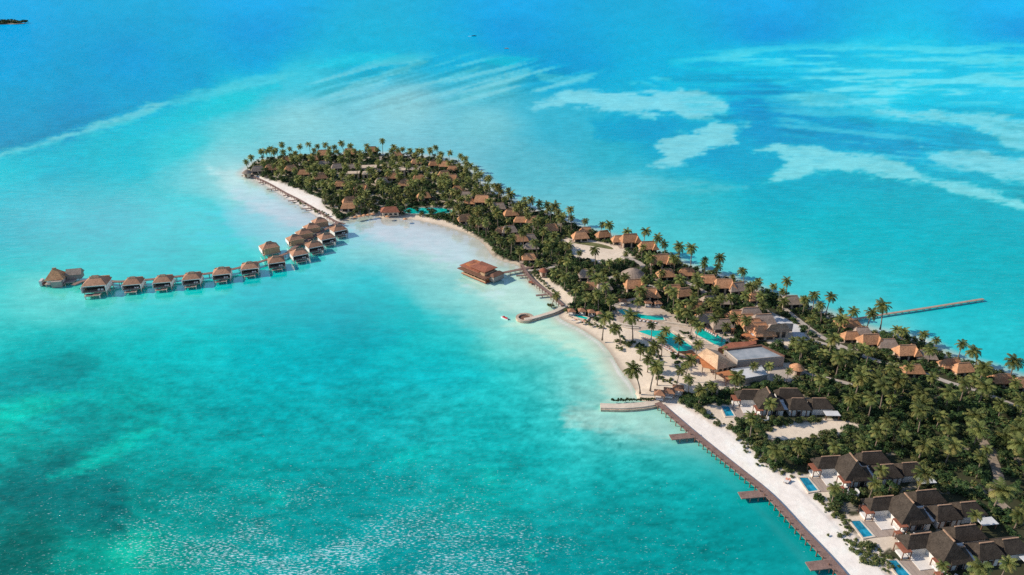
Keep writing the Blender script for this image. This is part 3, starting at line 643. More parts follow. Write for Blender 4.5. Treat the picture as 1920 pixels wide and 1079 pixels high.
def make_overwater():
    """stilt villa: x along the row, -y to the open lagoon side"""
    t = empty('overwater_villa', (0, 0, 0)); zd = 2.3
    MB().box(-5.0, 5.0, -4.6, 5.2, zd-.35, zd).build('deck', M_DECK, t)
    s = MB()
    for x in (-4.4, 0, 4.4):
        for y in (-4.0, .3, 4.6):
            sb = MB().tube([(x, y, -1.2), (x, y, zd-.3)], .22, 6).build('stilt', M_CREAM, t)
    MB().box(-4.3, 4.3, -2.2, 4.6, zd, zd+2.9).build('wall', M_TANWOOD, t)
    rf = MB().hip(-5.0, 5.0, -4.3, 4.3, zd+2.75, zd+5.3, 3.3, 'x', .3).build('roof', M_THATCH_SEA, t)
    MB().box(-4.4, 4.0, 4.65, 5.0, zd+.01, zd+3.5).build('back_screen', M_TANWOOD, t)
    MB().hip(-2.1, 2.1, -.9, .9, zd+4.95, zd+5.95, .9, 'x', .15).build('ridge_cap', M_RIDGE, rf)
    MB().box(-5.02, 5.02, -4.42, -4.3, zd+2.35, zd+2.72).build('fascia', M_WHITE, t)
    w = MB().box(-3.9, 3.9, -2.32, -2.21, zd+.1, zd+2.3).build('glass_front', M_DARK, t)
    for x in (-4.85, 4.85):
        MB().box(x-.13, x+.13, -5.4, 3.0, zd+.01, zd+2.35).build('side_screen', M_WHITE, t)
    MB().box(1.0, 1.9, -3.6, -2.9, zd+.01, zd+.7).build('seat', M_CLOTH, t); MB().box(2.3, 3.2, -3.6, -2.9, zd+.01, zd+.7).build('seat', M_CLOTH, t)
    p = MB().box(-3.6, 2.6, -7.2, -4.65, zd-1.0, zd-.7); p.build('swim_platform', M_CREAM, t)
    for x in (-3.4, 2.4): MB().box(x-.16, x+.16, -7.1, -6.78, -1.2, zd-1.01).build('platform_leg', M_WHITE, t)
    MB().box(-3.0, 2.0, -7.0, -4.9, zd-.69, zd-.64).build('mat', M_PLUM, t)
    return register(t)
def wall_box(mb, x0, x1, y0, y1, z0, z1): return mb.box(x0, x1, y0, y1, z0, z1)
def make_beach_villa():
    t = empty('beach_villa', (0, 0, 0))
    roofs = [ # u0,u1,v0,v1,eave,ridge,axis,inset,inset2
      (3.6, 12.2, 3.6, 9.0, 2.9, 5.6, 'x', 2.2, .2), (9.3, 18.3, -2.6, 7.6, 2.9, 8.0, 'y', 2.9, 3.1), (11.9, 18.9, -3.0, 3.2, 2.85, 5.9, 'x', 1.9, 1.7),
      (18.9, 29.0, 4.2, 10.0, 2.9, 5.8, 'x', 1.1, 2.6), (20.6, 28.9, -2.7, 3.7, 2.9, 5.9, 'x', 1.6, 2.5), (29.3, 37.4, -1.9, 4.3, 2.8, 5.5, 'x', .7, 2.6)]
    for (a, b, c, d, e, f, ax, i1, i2) in roofs:
        rf = MB().hip(a, b, c, d, e, f, i1, ax, .22, i2).build('roof', M_THATCH_DARK, t)
        if ax == 'x': MB().box(a+i1-.1, b-i2+.1, (c+d)/2-.17, (c+d)/2+.17, f-.14, f+.13).build('ridge_cap', M_RIDGE, rf)
        else: MB().box((a+b)/2-.17, (a+b)/2+.17, c+i1-.1, d-i2+.1, f-.14, f+.16).build('ridge_cap', M_RIDGE, rf)
    for (a, b, c, d) in ((4.6, 10.19, 4.0, 8.4), (10.2, 17.4, -2.3, 6.9), (17.41, 18.5, -2.75, 2.4), (19.4, 28.5, 4.5, 9.5), (21.0, 28.3, -2.45, 3.3), (29.6, 36.8, -1.6, 3.9)):
        MB().box(a, b, c, d, -.3, 2.88).build('wall', M_WHITE, t)
    MB().box(17.0, 21.2, 2.5, 5.4, 2.45, 2.62).build('link_roof', M_WHITE, t)
    MB().box(18.9, 20.5, -1.9, 2.49, 2.3, 2.45).build('link_roof', M_PAVEBLUE, t)
    MB().box(33.2, 38.4, -5.0, -2.0, 2.0, 2.2).build('porch_roof', M_PAVEBLUE, t)
    for x in (33.5, 38.0): MB().box(x-.15, x+.15, -4.8, -4.5, -.3, 1.99).build('post', M_BROWN, t)
    for x in (12.6, 14.4, 16.6, 21.7, 23.4, 25.2, 27.0): MB().box(x-.13, x+.13, -2.50 if x < 18 else -2.65, -2.31 if x < 18 else -2.46, -.2, 2.6).build('post', M_BROWN, t)
    for x0, x1 in ((14.8, 16.2), (23.7, 24.9)): MB().box(x0, x1, (-2.40 if x0 < 18 else -2.53), (-2.31 if x0 < 18 else -2.46), .1, 2.2).build('window', M_DARK, t)
    MB().box(1.2, 9.2, -3.6, 2.7, -.35, .10).build('deck', M_DECK, t)
    MB().box(4.7, 10.15, -1.2, 4.5, .11, .30).build('terrace', M_WHITE, t)
    for (a, b, c, d, mt) in ((1.9, 4.6, 2.75, 6.6, 'pergola'), (8.4, 11.0, -3.5, .2, 'pergola'), (6.4, 8.3, -4.9, -3.65, 'pergola')):
        h = 2.7 if mt == 'pergola' and a != 6.4 else 1.9
        p = MB().box(a, b, c, d, h, h+.22).build('pergola', M_REDROOF, t)
        for x in (a+.12, b-.12):
            for y in (c+.12, d-.12): MB().box(x-.1, x+.1, y-.1, y+.1, -.3, h-.01).build('post', M_BROWN, p)
        if a != 6.4: MB().box(a+.4, b-.4, c+.5, d-.5, -.2, .65).build('daybed', M_CLOTH, t)
    rim = MB(); n = 14
    for i in range(n):
        a0 = math.pi*.75+i*1.5*math.pi/n; a1 = a0+1.5*math.pi/n
        p = [(10.6+1.7*math.cos(a), -5.9+1.7*math.sin(a)) for a in (a0, a1)]+[(10.6+1.55*math.cos(a), -5.9+1.55*math.sin(a)) for a in (a1, a0)]
        rim.prism(p, -.3, 1.9)
    rim.build('bath_screen', M_PAVEBLUE, t)
    return register(t)
def pool(name, pts, z, label, mwater, group=None, rim=.7, raise_=.42):
    """pool of any outline (world points): rim as a ring and a water sheet a little below it"""
    c = Vector((sum(p[0] for p in pts)/len(pts), sum(p[1] for p in pts)/len(pts), z)); t = empty(name, c); tag(t, label, 'pool', group)
    loc = [(p[0]-c.x, p[1]-c.y) for p in pts]
    a = sum(loc[i][0]*loc[(i+1) % len(loc)][1]-loc[(i+1) % len(loc)][0]*loc[i][1] for i in range(len(loc)))
    if a < 0: loc = loc[::-1]
    n = len(loc); outer = []
    for i in range(n):
        p0, p1, p2 = Vector(loc[i-1]), Vector(loc[i]), Vector(loc[(i+1) % n]); e1 = (p1-p0).normalized(); e2 = (p2-p1).normalized()
        n1 = Vector((e1.y, -e1.x)); n2 = Vector((e2.y, -e2.x)); m = (n1+n2); m = m/max(.5, m.length_squared)*2*.5*2 if m.length > .1 else n1
        m = (n1+n2).normalized()/max(.5, (n1+n2).normalized().dot(n1)); outer.append(tuple(p1+m*rim))
    rb = MB()
    for i in range(n):
        j = (i+1) % n; a_, b_, c_, d_ = loc[i], loc[j], outer[j], outer[i]
        rb.add([(*a_, -.4), (*b_, -.4), (*c_, -.4), (*d_, -.4), (*a_, raise_), (*b_, raise_), (*c_, raise_), (*d_, raise_)], [(7, 6, 5, 4), (2, 3, 7, 6), (0, 1, 5, 4)])
    rb.build('rim', M_RIM, t)
    MB().sheet(loc, raise_-.12).build('water_surface', mwater, t)
    return t
def strip(name, pts, width, z, mat, label=None, kind=None, thick=None):
    """road-like band along a smooth line of world points"""
    s = smooth_curve([tuple(p)[:2] for p in pts], 6); L_ = []; R2 = []
    for i, p in enumerate(s):
        d = Vector(s[min(i+1, len(s)-1)])-Vector(s[max(i-1, 0)]); d.normalize(); n = Vector((-d.y, d.x))*width/2
        L_.append((p[0]+n.x, p[1]+n.y)); R2.append((p[0]-n.x, p[1]-n.y))
    mb = MB()
    for i in range(len(s)-1):
        if thick: mb.add([(*R2[i], z-thick), (*R2[i+1], z-thick), (*L_[i+1], z-thick), (*L_[i], z-thick), (*R2[i], z), (*R2[i+1], z), (*L_[i+1], z), (*L_[i], z)],
                         [(0, 3, 2, 1), (4, 5, 6, 7), (0, 1, 5, 4), (2, 3, 7, 6)]+([(3, 0, 4, 7)] if i == 0 else [])+([(1, 2, 6, 5)] if i == len(s)-2 else []))
        else: mb.add([(*R2[i], z), (*R2[i+1], z), (*L_[i+1], z), (*L_[i], z)], [(0, 1, 2, 3)])
    return mb
def jetty(name, px, width, z, label, mat, cat='jetty', pile_gap=3.0, rail=False, side=0, maxp=100, group=None, world_pts=None):
    pts = world_pts or [P(x, y, z) for x, y in px]; o = pts[0]; t = empty(name, (o[0], o[1], 0)); tag(t, label, cat, group)
    loc = [(p[0]-o[0], p[1]-o[1]) for p in pts]
    strip('deck', loc, width, z, mat, thick=.3).build('deck', mat, t)
    s = smooth_curve(loc, 24); acc = 0; cnt = 0
    for i in range(1, len(s)):
        d = Vector(s[i])-Vector(s[i-1]); acc += d.length
        if acc >= pile_gap and cnt < maxp:
            acc = 0; n = Vector((-d.y, d.x)).normalized()
            for sg in ((-1, 1) if side == 0 else (side,)):
                p = Vector(s[i])+n*sg*(width/2+(.08 if side else -.15)); cnt += 1
                MB().tube([(p.x, p.y, -1.4), (p.x, p.y, z+(.55 if side else -.31))], .17 if side else .15, 5).build('pile', M_BROWN if side else mat, t)
    return t
HOUSE_FOOT = []     # (x, y, radius) kept free of plants
def foot(x, y, r): HOUSE_FOOT.append((x, y, r))
# ------------------------------------------------------------------ paths, paving
for i, (px, w) in enumerate(PATHS_PX):
    mb = strip('path', poly_w(px, G), w*.8, G+.035+.004*i, M_PAVE)
    tag(mb.build('path', M_PATHBROWN if i == 3 else M_PAVE), kind='structure', label='pale paved footpath winding through the palms')
for name, px, mat, dz in (('forecourt', [(1441,598),(1461,594),(1499,613),(1512,640),(1500,650),(1484,642),(1484,622)], M_PAVEBLUE, .09),
                          ('forecourt', [(1446,691),(1468,688),(1500,700),(1520,704),(1474,717),(1446,713)], M_PAVE, .085),
                          ('pool_terrace', [(1140,600),(1152,579),(1185,572),(1240,578),(1290,600),(1330,603),(1385,640),(1345,662),(1300,668),(1268,668),(1215,634),(1170,612)], 'terr', .025),
                          ('lawn', [(1072,455),(1110,455),(1142,462),(1148,468),(1110,462)], None, .03)):
    w = smooth_curve([tuple(P(x, y, G))[:2] for x, y in px], 4, True)
    if mat == 'terr': mat = simple('warm_paving', (.56, .44, .33), .22, .35, .9, .15, (1, 1, 1), .2, 0, (.58, .50, .42))
    if mat is None: mat = simple('dry_grass', (.16, .17, .07), .4, .6, .95)
    tag(MB().sheet(w, G+dz).build(name, mat), kind='structure', label=f'{name.replace("_"," ")} laid on the sand')

# ------------------------------------------------------------------ sea walls, jetties, groynes
M_PIER = simple('sunbleached_planks', (0.43, 0.32, 0.25), .2, 1.1, .85, .3, (2, 2, 1))
jetty('boardwalk', [(1233,755),(1298,811),(1363,864),(1437,924),(1497,988),(1559,1054),(1640,1150)], 2.6, 1.75, 'long brown boardwalk on piles along the white sand strip', M_PLUM, 'boardwalk', 2.0, side=-1, maxp=95)
for a, b, lab in (((1257,820),(1310,815),'short brown jetty off the boardwalk nearest the stone groyne'), ((1387,929),(1436,925),'short brown jetty off the middle of the boardwalk'), ((1515,1062),(1560,1057),'short brown jetty off the boardwalk at the bottom edge of the photo')):
    jetty('jetty', [a, b], 3.0, 1.70, lab, M_PLUM, pile_gap=2.6, group='short jetties off the boardwalk')
jetty('boardwalk', [(978,496),(991,517),(1010,535),(1030,550),(1056,573)], 1.9, 1.75, 'narrow grey boardwalk on the shore wall below the floating restaurant', M_PLUM, 'boardwalk', 2.6, side=-1)
jetty('boardwalk', [(466,327),(500,342),(536,362),(560,374),(593,393),(627,414),(646,420)], 1.8, 1.6, 'thin brown boardwalk along the western beach of the island head', M_PLUM, 'boardwalk', 4.0, side=-1)
for k, (a, b, lab) in enumerate([((453,330),(466,328),'tiny jetty at the very tip of the island head'),((485,343),(496,341),'tiny jetty second from the tip off the western boardwalk'),((500,355),(517,354),'thin jetty third from the tip off the western boardwalk'),((531,367),(543,365),'thin jetty fourth from the tip off the western boardwalk'),((540,377),(560,374.5),'long thin jetty fifth from the tip off the western boardwalk'),((565,392),(590,390),'thin jetty off the western boardwalk closest to the overwater villas'),
     ((1005,554),(1026,552),'thin jetty off the shore wall halfway between restaurant and curved groyne'),((968,517),(990,516),'thin jetty off the shore wall beside the floating restaurant')]):
    jetty('jetty', [a, b], 1.5, 1.5, lab, M_PLUM, pile_gap=3.0, group='thin jetties off the boardwalks')
jetty('jetty', [(945,511),(975,505),(1000,500),(1020,497)], 2.2, 1.8, 'grey footbridge from the floating restaurant to the shore', M_PLUM, 'footbridge', 3.0)
jetty('pier', [(1585,601),(1660,589),(1740,577),(1844,560.5)], 1.4, 1.2, 'long straight tan pier running out from the back shore', M_PIER, 'pier', 3.6)
tag(MB().box(-2, 2, -1.3, 1.3, 1.0, 1.3).build('platform', M_REDROOF), 'small reddish platform at the foot of the shore wall', 'platform').location = P(998, 533, 0)
def groyne(px, width, label):
    o = P(*px[0], 0); t = empty('stone_groyne', o); tag(t, label, 'groyne')
    loc = [((P(x, y, 1.2)-o).x, (P(x, y, 1.2)-o).y) for x, y in px]
    strip('wall', loc, width, .9, M_STONE, thick=1.8).build('wall', M_STONE, t)
    strip('cap', loc, width*.72, 1.35, M_RIM, thick=.44).build('cap', M_RIM, t)
    return t
groyne([(1126,761),(1165,762),(1205,759),(1236,753)], 4.2, 'pale stone groyne with shrubs on top beside the palm beach')
gt = groyne([(1062,573),(1040,584),(1018,591),(996,597),(984,599)], 3.0, 'curved stone groyne with round head near the speedboat')
hd = P(984, 599, 0)-P(1062, 573, 0)
ring = MB()
for i in range(18):
    a0, a1 = 2*math.pi*i/18, 2*math.pi*(i+1)/18
    ring.prism([(hd.x+4.3*math.cos(a0), hd.y+4.3*math.sin(a0)), (hd.x+4.3*math.cos(a1), hd.y+4.3*math.sin(a1)), (hd.x+3.0*math.cos(a1), hd.y+3.0*math.sin(a1)), (hd.x+3.0*math.cos(a0), hd.y+3.0*math.sin(a0))], -.9, 1.25)
ring.build('round_head', M_STONE, gt)
MB().prism([(hd.x+2.85*math.cos(2*math.pi*i/18), hd.y+2.85*math.sin(2*math.pi*i/18)) for i in range(18)], -.9, .6).build('basin', M_BROWN, gt)

# ------------------------------------------------------------------ overwater villas
z1 = lambda X, Y: (60+X/3, 380+Y/3)
ow = make_overwater()
ow_front = [(365,452,1.28,12),(568,438,1.0,12),(738,426,1.0,12),(900,410,1.0,14),(1067,382,1.0,16),(1224,352,1.0,18),(1372,318,1.0,22),(1500,276,1.0,30),(1586,232,1.0,32),(1655,187,1.0,34),(1722,142,1.0,36)]
ow_back = [(1335,245,1.1),(1478,197,1.0),(1530,164,1.0),(1572,132,1.0),(1618,100,1.0)]
def ow_place(X, Y, s, rz, lab, grp, first):
    s *= .9; p = P(*z1(X, Y), 5.2); loc = (p.x, p.y, 0)
    if first: o = ow; o.location = loc; o.rotation_euler.z = math.radians(rz); o.scale = (s,)*3
    else: o = copy_tree(ow, loc, math.radians(rz), s)
    tag(o, lab, 'villa', grp)
for i, (X, Y, s, rz) in enumerate(ow_front):
    lab = 'largest thatched overwater villa, beside the residence at the free end of the walkway' if i == 0 else ('overwater villa closest to the lagoon beach, landward end of the front row' if i == 10 else f'{ORD(i)} overwater villa from the free end of the front row, dark open front')
    ow_place(X, Y, s, rz, lab, 'overwater villas in the front row', i == 0)
for i, (X, Y, s) in enumerate(ow_back):
    ow_place(X, Y, s, 212, f'{ORD(i)} overwater villa from the sea end in the short back row, tan back wall', 'overwater villas in the back row', False)
walk = [(232,463),(255,452),(290,440),(380,432),(470,444),(640,434),(810,416),(960,402),(1130,374),(1290,330),(1420,290),(1475,252),(1560,205),(1640,155),(1725,110)]
jetty('walkway', [z1(*q) for q in walk], 2.4, 2.35, 'long stilted walkway linking all the overwater villas', M_PLUM, 'walkway', 5.0, maxp=98)
def residence():
    p = P(106, 521, 3.4); t = empty('overwater_residence', (p.x, p.y, 0), math.radians(14))
    t.scale = (.76,)*3; tag(t, 'large overwater residence with long grey wing at the free end of the walkway', 'residence')
    MB().box(-6.2, 12, -5.6, 6.6, 1.9, 2.3).build('deck', M_DECK, t)
    for x in (-5.5, 0, 6, 11.4):
        for y in (-5.5, 6): MB().tube([(x, y, -1.2), (x, y, 1.9)], .25, 6).build('stilt', M_CREAM, t)
    MB().box(-5, 5, -4, 5, 2.31, 5.0).build('wall', M_WHITE, t)
    r = MB().hip(-6, 6, -5.2, 6, 4.9, 11.2, 5.0, 'x', .3).build('roof', M_THATCH, t)
    MB().box(-1.2, 1.2, -.1, .9, 10.9, 11.6).build('ridge_cap', M_RIDGE, r)
    MB().box(6, 15, .4, 6.2, 2.0, 5.6).build('wing_wall', M_GREYWALL, t)
    MB().hip(5.4, 15.6, -.4, 7.0, 5.5, 8.8, .3, 'x', .25).build('wing_roof', M_THATCH_GREY, t)
    MB().box(-1.5, 5, -7.5, -5.3, .2, 4.4).build('front_bay', M_GREYWALL, t)
    MB().box(-8.6, -5.2, -3.4, 1.5, 1.4, 1.85).build('swim_platform', M_REDROOF, t)
    MB().box(-10.4, -8.7, -2.6, 2.6, .3, 3.9).build('screen', M_PAVEBLUE, t)
    MB().box(-5.06, -5.01, -2.6, 3.0, 2.5, 4.6).build('glass_front', M_DARK, t)
residence()

# ------------------------------------------------------------------ floating restaurant
def restaurant():
    p = P(903, 511, 2.5); t = empty('floating_restaurant', (p.x, p.y, 0), math.radians(-44)); t.scale = (.81,)*3
    tag(t, 'large red roofed overwater restaurant with tiered overhanging roofs in the lagoon', 'restaurant')
    MB().box(-12.5, 11, -7, 7, .7, 1.1).build('deck', M_REDROOF, t)
    for x in (-11, -5.5, 0, 5.5, 10):
        for y in (-6.3, 0, 6.3): MB().tube([(x, y, -1.4), (x, y, .7)], .28, 6).build('stilt', M_BROWN, t)
    MB().box(-10, 9.5, -5, 5.5, 1.11, 4.2).build('wall', M_ORANGE, t)
    for x in (-10.5, -7, -3.5, 0, 3.5, 7, 9.9): MB().box(x-.14, x+.14, -6.6, -6.3, 1.11, 4.0).build('post', M_TANWOOD, t)
    for x0 in (-9, -5.5, -2, 1.5, 5): MB().box(x0, x0+2.7, -5.1, -5.02, 1.5, 3.6).build('window', M_DARK, t)
    MB().box(-12, 10.4, -6.75, -6.62, 1.11, 2.0).build('railing', M_TANWOOD, t)
    MB().hip(-15, 11.5, -8.2, 7.6, 4.2, 4.9, 4.5, 'x', .35).build('lower_roof', M_BROWN, t)
    MB().box(-12.5, 8.5, -5.4, 5.0, 4.3, 6.0).build('clerestory', M_TANWOOD, t)
    MB().hip(-14.4, 4, -6.6, 5.6, 6.0, 6.7, 4, 'x', .3).build('middle_roof', M_REDROOF, t)
    MB().box(-11, 7, -4, 5.4, 6.1, 7.3).build('upper_wall', M_ORANGE, t)
    MB().hip(-6.5, 8.6, -5.3, 6.4, 7.3, 8.1, 3.5, 'x', .35).build('upper_roof', M_REDROOF, t)
    MB().hip(-12.6, -6.6, -3.6, 5.2, 7.1, 7.6, 2, 'x', .3).build('upper_roof', M_REDROOF, t)
    MB().box(9.6, 14.0, -2.5, 6.8, 1.11, 4.6).build('entrance_wing', M_GREYWALL, t)
    MB().hip(9.0, 14.8, -3.3, 7.4, 4.95, 6.2, 2.4, 'y', .25).build('entrance_roof', M_BROWN, t)
restaurant()

# ------------------------------------------------------------------ bungalows on the island
z2 = lambda X, Y: (440+X*.23958, 250+Y*.23958)
z3 = lambda X, Y: (820+X*.22246, 300+Y*.22246)
z4 = lambda X, Y: (1180+X*.22246, 380+Y*.22246)
z7 = lambda X, Y: (1500+X*.21875, 540+Y*.21875)
B_OR = make_bungalow(M_THATCH); B_GREY = make_bungalow(M_THATCH_GREY, 11.5, 7.6); B_BIG = make_bungalow(M_THATCH, 13.0, 8.4, 4.2, 8.8, True)
B_USED = set()
def bungalow(proto, p, rz, s, lab, grp):
    loc = (p.x, p.y, G-.02)
    if proto.name not in B_USED:
        B_USED.add(proto.name); o = proto; o.location = loc; o.rotation_euler.z = math.radians(rz); o.scale = (s,)*3
    else: o = copy_tree(proto, loc, math.radians(rz), s)
    tag(o, lab, 'bungalow', grp); foot(p.x, p.y, 6.0*s); return o
rr = random.Random(5)
HOUSES = [ # zoom, list of (X, Y, kind), label pattern, group
 (z2, [(180,275,'g'),(285,265,'o'),(440,272,'o'),(540,300,'o'),(670,332,'o')], 'thatched bungalow from the tip, behind the western beach of the island head', 'bungalows behind the western beach', 14),
 (z2, [(395,197,'o'),(615,192,'o'),(700,165,'B'),(905,150,'B'),(1078,124,'o'),(1270,154,'o'),(1420,214,'o'),(1560,230,'o'),(1645,240,'o')], 'thatched bungalow from the tip in the back shore row of the island head', 'bungalows along the back shore of the head', 8),
 (z2, [(1705,270,'o'),(1640,316,'o'),(1692,368,'B'),(1752,430,'o'),(1800,480,'g')], 'bungalow from the far end in the column on the eastern side of the head', 'bungalows on the eastern side of the head', 5),
 (z2, [(700,238,'g'),(800,252,'g'),(910,256,'g'),(1190,243,'g'),(1230,330,'o'),(1330,386,'o'),(1440,338,'o'),(1150,365,'g')], 'low bungalow from the west in the middle rows of the island head', 'bungalows in the middle of the head', 10),
 (z2, [(830,390,'o'),(990,432,'B'),(970,512,'o'),(900,520,'o'),(890,562,'o'),(1480,480,'o')], 'orange bungalow counting down from the middle in the grove facing the lagoon', 'bungalows in the grove facing the lagoon', 14),
 (z3, [(270,338,'o'),(380,342,'B'),(520,382,'g'),(620,438,'o'),(700,492,'o'),(800,496,'o'),(960,560,'o')], 'bungalow from the head in the back row along the island neck', 'bungalows in the back row along the neck', 4),
 (z3, [(235,482,'o'),(390,532,'o'),(545,580,'o'),(605,578,'g'),(700,652,'o'),(775,640,'g'),(790,712,'g'),(775,802,'o')], 'bungalow from the head in the front row along the island neck', 'bungalows in the front row along the neck', 10),
 (z3, [(1205,628,'o'),(1255,578,'o'),(1400,614,'o'),(1530,652,'o'),(1625,672,'B'),(1775,728,'B')], 'sunlit bungalow from the left behind the sand clearing', 'bungalows behind the sand clearing', 8),
 (z3, [(1270,948,'g'),(1310,1045,'o'),(1400,1052,'g')], 'bungalow from the top in the grove above the dark shrubbery', 'bungalows above the dark shrubbery', 10),
 (z4, [(265,490,'B'),(310,585,'o'),(490,572,'o'),(665,636,'o'),(800,690,'B'),(910,700,'g'),(1065,775,'o'),(1360,810,'g')], 'bungalow from the left in the back shore row beyond the pools', 'bungalows along the back shore beyond the pools', 4),
 (z4, [(45,690,'B'),(165,762,'B'),(370,722,'o'),(460,742,'o'),(680,802,'g'),(790,806,'g'),(560,862,'o'),(650,945,'o')], 'bungalow from the left among the palms above the curved pool', 'bungalows above the curved pool', 8),
 (z7, [(390,265,'o'),(450,295,'o'),(530,352,'g'),(440,385,'o')], 'bungalow from the left beside the landward end of the long pier', 'bungalows beside the pier', 6),
 (z7, [(600,440,'B'),(752,458,'g'),(915,532,'B'),(1085,548,'g'),(975,672,'o')], 'bungalow from the left in the back shore row right of the pier', 'bungalows right of the pier', 2),
 (z7, [(1300,624,'o'),(1400,660,'o'),(1740,752,'o'),(1905,785,'o')], 'bungalow from the left in the last back shore row towards the right edge', 'bungalows towards the right edge', 4),
]
KIND = {'o': B_OR, 'g': B_GREY, 'B': B_BIG}
WORD = {'o': '', 'g': 'grey roofed ', 'B': 'large '}
for zf, lst, pat, grp, rz in HOUSES:
    for i, (X, Y, k) in enumerate(lst):
        p = P(*zf(X, Y), 5.2)
        bungalow(KIND[k], p, rz+rr.uniform(-9, 9), rr.uniform(.74, .90)*(1.08 if zf is z2 else .88 if zf is z7 else 1.0), f'{ORD(i)} {pat}', grp)
def flat_house(px, py, L, W, h, rz, lab):
    p = P(px, py, h); t = empty('flat_roofed_house', (p.x, p.y, G-.02), math.radians(rz)); tag(t, lab, 'house', 'pale flat roofed houses in the island head')
    MB().box(-L/2, L/2, -W/2, W/2, -.3, h).build('wall', M_CREAM, t)
    MB().box(-L/2-.4, L/2+.4, -W/2-.4, W/2+.4, h+.002, h+.4).build('roof', M_CREAM, t)
    for x in np.linspace(-L/2+1.5, L/2-3.2, 3): MB().box(x, x+1.8, -W/2-.06, -W/2-.01, .5, h-.6).build('window', M_DARK, t)
    foot(p.x, p.y, max(L, W)*.5)
for (X, Y, L, W, h, lab) in [(1045,275,13,8,5,'longest pale flat roofed house in the middle of the island head'),(930,322,9,7,4,'low pale flat roofed house in front of the longest one'),(1055,324,10,8,4,'pale flat roofed house directly below the longest one'),(1290,296,9,7,4.6,'cream flat roofed house right of the longest pale one'),(1395,290,9,7,4,'rightmost pale flat roofed house of the island head')]:
    flat_house(*z2(X, Y), L, W, h, 6, lab)
def hip_house(name, pts_eave, ridge, z_e, z_r, mat, label, cat, inset=1.0, wall=M_CREAM, windows=True, thick=.3):
    """one roof given by four eave corners (pixels, going round) and two ridge ends; walls inside the eaves"""
    e = [P(x, y, z_e) for x, y in pts_eave[:3]]; e.append(e[0]+e[2]-e[1]); r = [P(x, y, z_r) for x, y in ridge]
    c = sum(e, Vector())/4; o = Vector((c.x, c.y, 0)); t = empty(name, o); tag(t, label, cat)
    v = [tuple(q-o) for q in e]+[tuple(q-o) for q in r]+[tuple(q-o-Vector((0, 0, thick))) for q in e]
    f = [(0, 1, 5, 4), (1, 2, 5), (2, 3, 4, 5), (3, 0, 4), (0, 6, 7, 1), (1, 7, 8, 2), (2, 8, 9, 3), (3, 9, 6, 0), (9, 8, 7, 6)]
    mb = MB(); mb.add(v, f); mb.build('roof', mat, t)
    k = [tuple((q-c)*(1-inset/ (q-c).length*1.3)) for q in e]
    MB().prism([(a[0], a[1]) for a in k], G-.3, z_e-thick-.01).build('wall', wall, t)
    if windows:
        a, b = Vector(k[1][:2]), Vector(k[2][:2]); d = (b-a); L = d.length; d.normalize(); n = Vector((d.y, -d.x))
        if (a+b).dot(n) < 0: n = -n
        for s in np.linspace(.12, .72, 3):
            p0 = a+d*L*s+n*.02; p1 = p0+d*L*.18; MB().prism([tuple(p0), tuple(p1), tuple(p1+n*.07), tuple(p0+n*.07)], G+.3, z_e-1.0).build('window', M_DARK, t)
    foot(c.x, c.y, max((e[0]-e[2]).length, 6)*.48)
    return t
z6 = lambda X, Y: (1240+X*.20385, 540+Y*.20385)
zc = lambda X, Y: (1280+X*.14825, 570+Y*.14825)
# main restaurant hip roof, its boarded verandas, the hall and its neighbours
hip_house('thatched_hall', [zc(190,640), zc(437,826), zc(695,775)], [zc(300,562), zc(452,652)], 4.6, 10.2, M_THATCH_PALE, 'big pale straw roofed hall beside the large blue grey flat roof', 'hall', 1.2)
def slab_building(name, px, z0, z1, mtop, mwall, label, cat, parapet=None, edges=(), winds=0):
    w = [P(x, y, z1) for x, y in px]; c = sum(w, Vector())/len(w); o = Vector((c.x, c.y, 0)); t = empty(name, o); tag(t, label, cat)
    loc = [(q.x-o.x, q.y-o.y) for q in w]
    MB().prism(loc, z0, z1-.25).build('wall', mwall, t); MB().prism(loc, z1-.248, z1).build('roof', mtop, t)
    for (i, wd, h, m) in edges:
        a, b = Vector(loc[i]), Vector(loc[(i+1) % len(loc)]); d = (b-a).normalized(); n = Vector((d.y, -d.x))
        if n.dot((a+b)/2) > 0: n = -n
        MB().prism([tuple(a), tuple(b), tuple(b+n*wd), tuple(a+n*wd)], z1+.002, z1+h).build('parapet', m, t)
    foot(c.x, c.y, max((w[0]-w[2]).length*.42, 4)); return t
slab_building('events_hall', [(1357.8,656.7),(1428,648.5),(1471.5,669.3),(1383,677.5)], G-.3, 6.0, M_ROOFSLAB, M_GREYWALL, 'wide low hall with large blue grey flat roof and brown parapet', 'hall', edges=((0, .8, .7, M_BROWN), (1, .8, .6, M_BROWN), (2, .3, .35, M_GREYWALL), (3, .3, .35, M_RIM)))
slab_building('service_building', [zc(610,830), zc(1000,785), zc(1075,890), zc(770,945)], G-.3, 4.6, M_PAVEBLUE, M_GREYWALL, 'grey walled block with pale flat roof in front of the events hall', 'building', edges=((0, .3, .3, M_ROOFSLAB), (3, .3, .3, M_ROOFSLAB)))
slab_building('upper_block', [zc(450,560), zc(600,490), zc(930,470), zc(935,505), zc(640,570)], G-.3, 4.0, M_REDROOF, M_BROWN, 'low red brown roof along the back of the blue grey flat roof', 'building')
def veranda(px, z, label, mat=M_ORANGE):
    w = [P(x, y, z) for x, y in px]; c = sum(w, Vector())/len(w); o = Vector((c.x, c.y, 0)); t = empty('veranda', o); tag(t, label, 'veranda')
    loc = [(q.x-o.x, q.y-o.y) for q in w]; MB().prism(loc, z-.18, z).build('roof', mat, t)
    for a in loc: MB().box(a[0]*.93-.12, a[0]*.93+.12, a[1]*.93-.12, a[1]*.93+.12, G-.3, z-.19).build('post', M_BROWN, t)
    foot(c.x, c.y, (w[0]-w[2]).length*.45)
veranda([zc(-60,600), zc(120,585), zc(230,690), zc(110,690)], 3.9, 'orange boarded veranda roof between pool edge and straw hall')
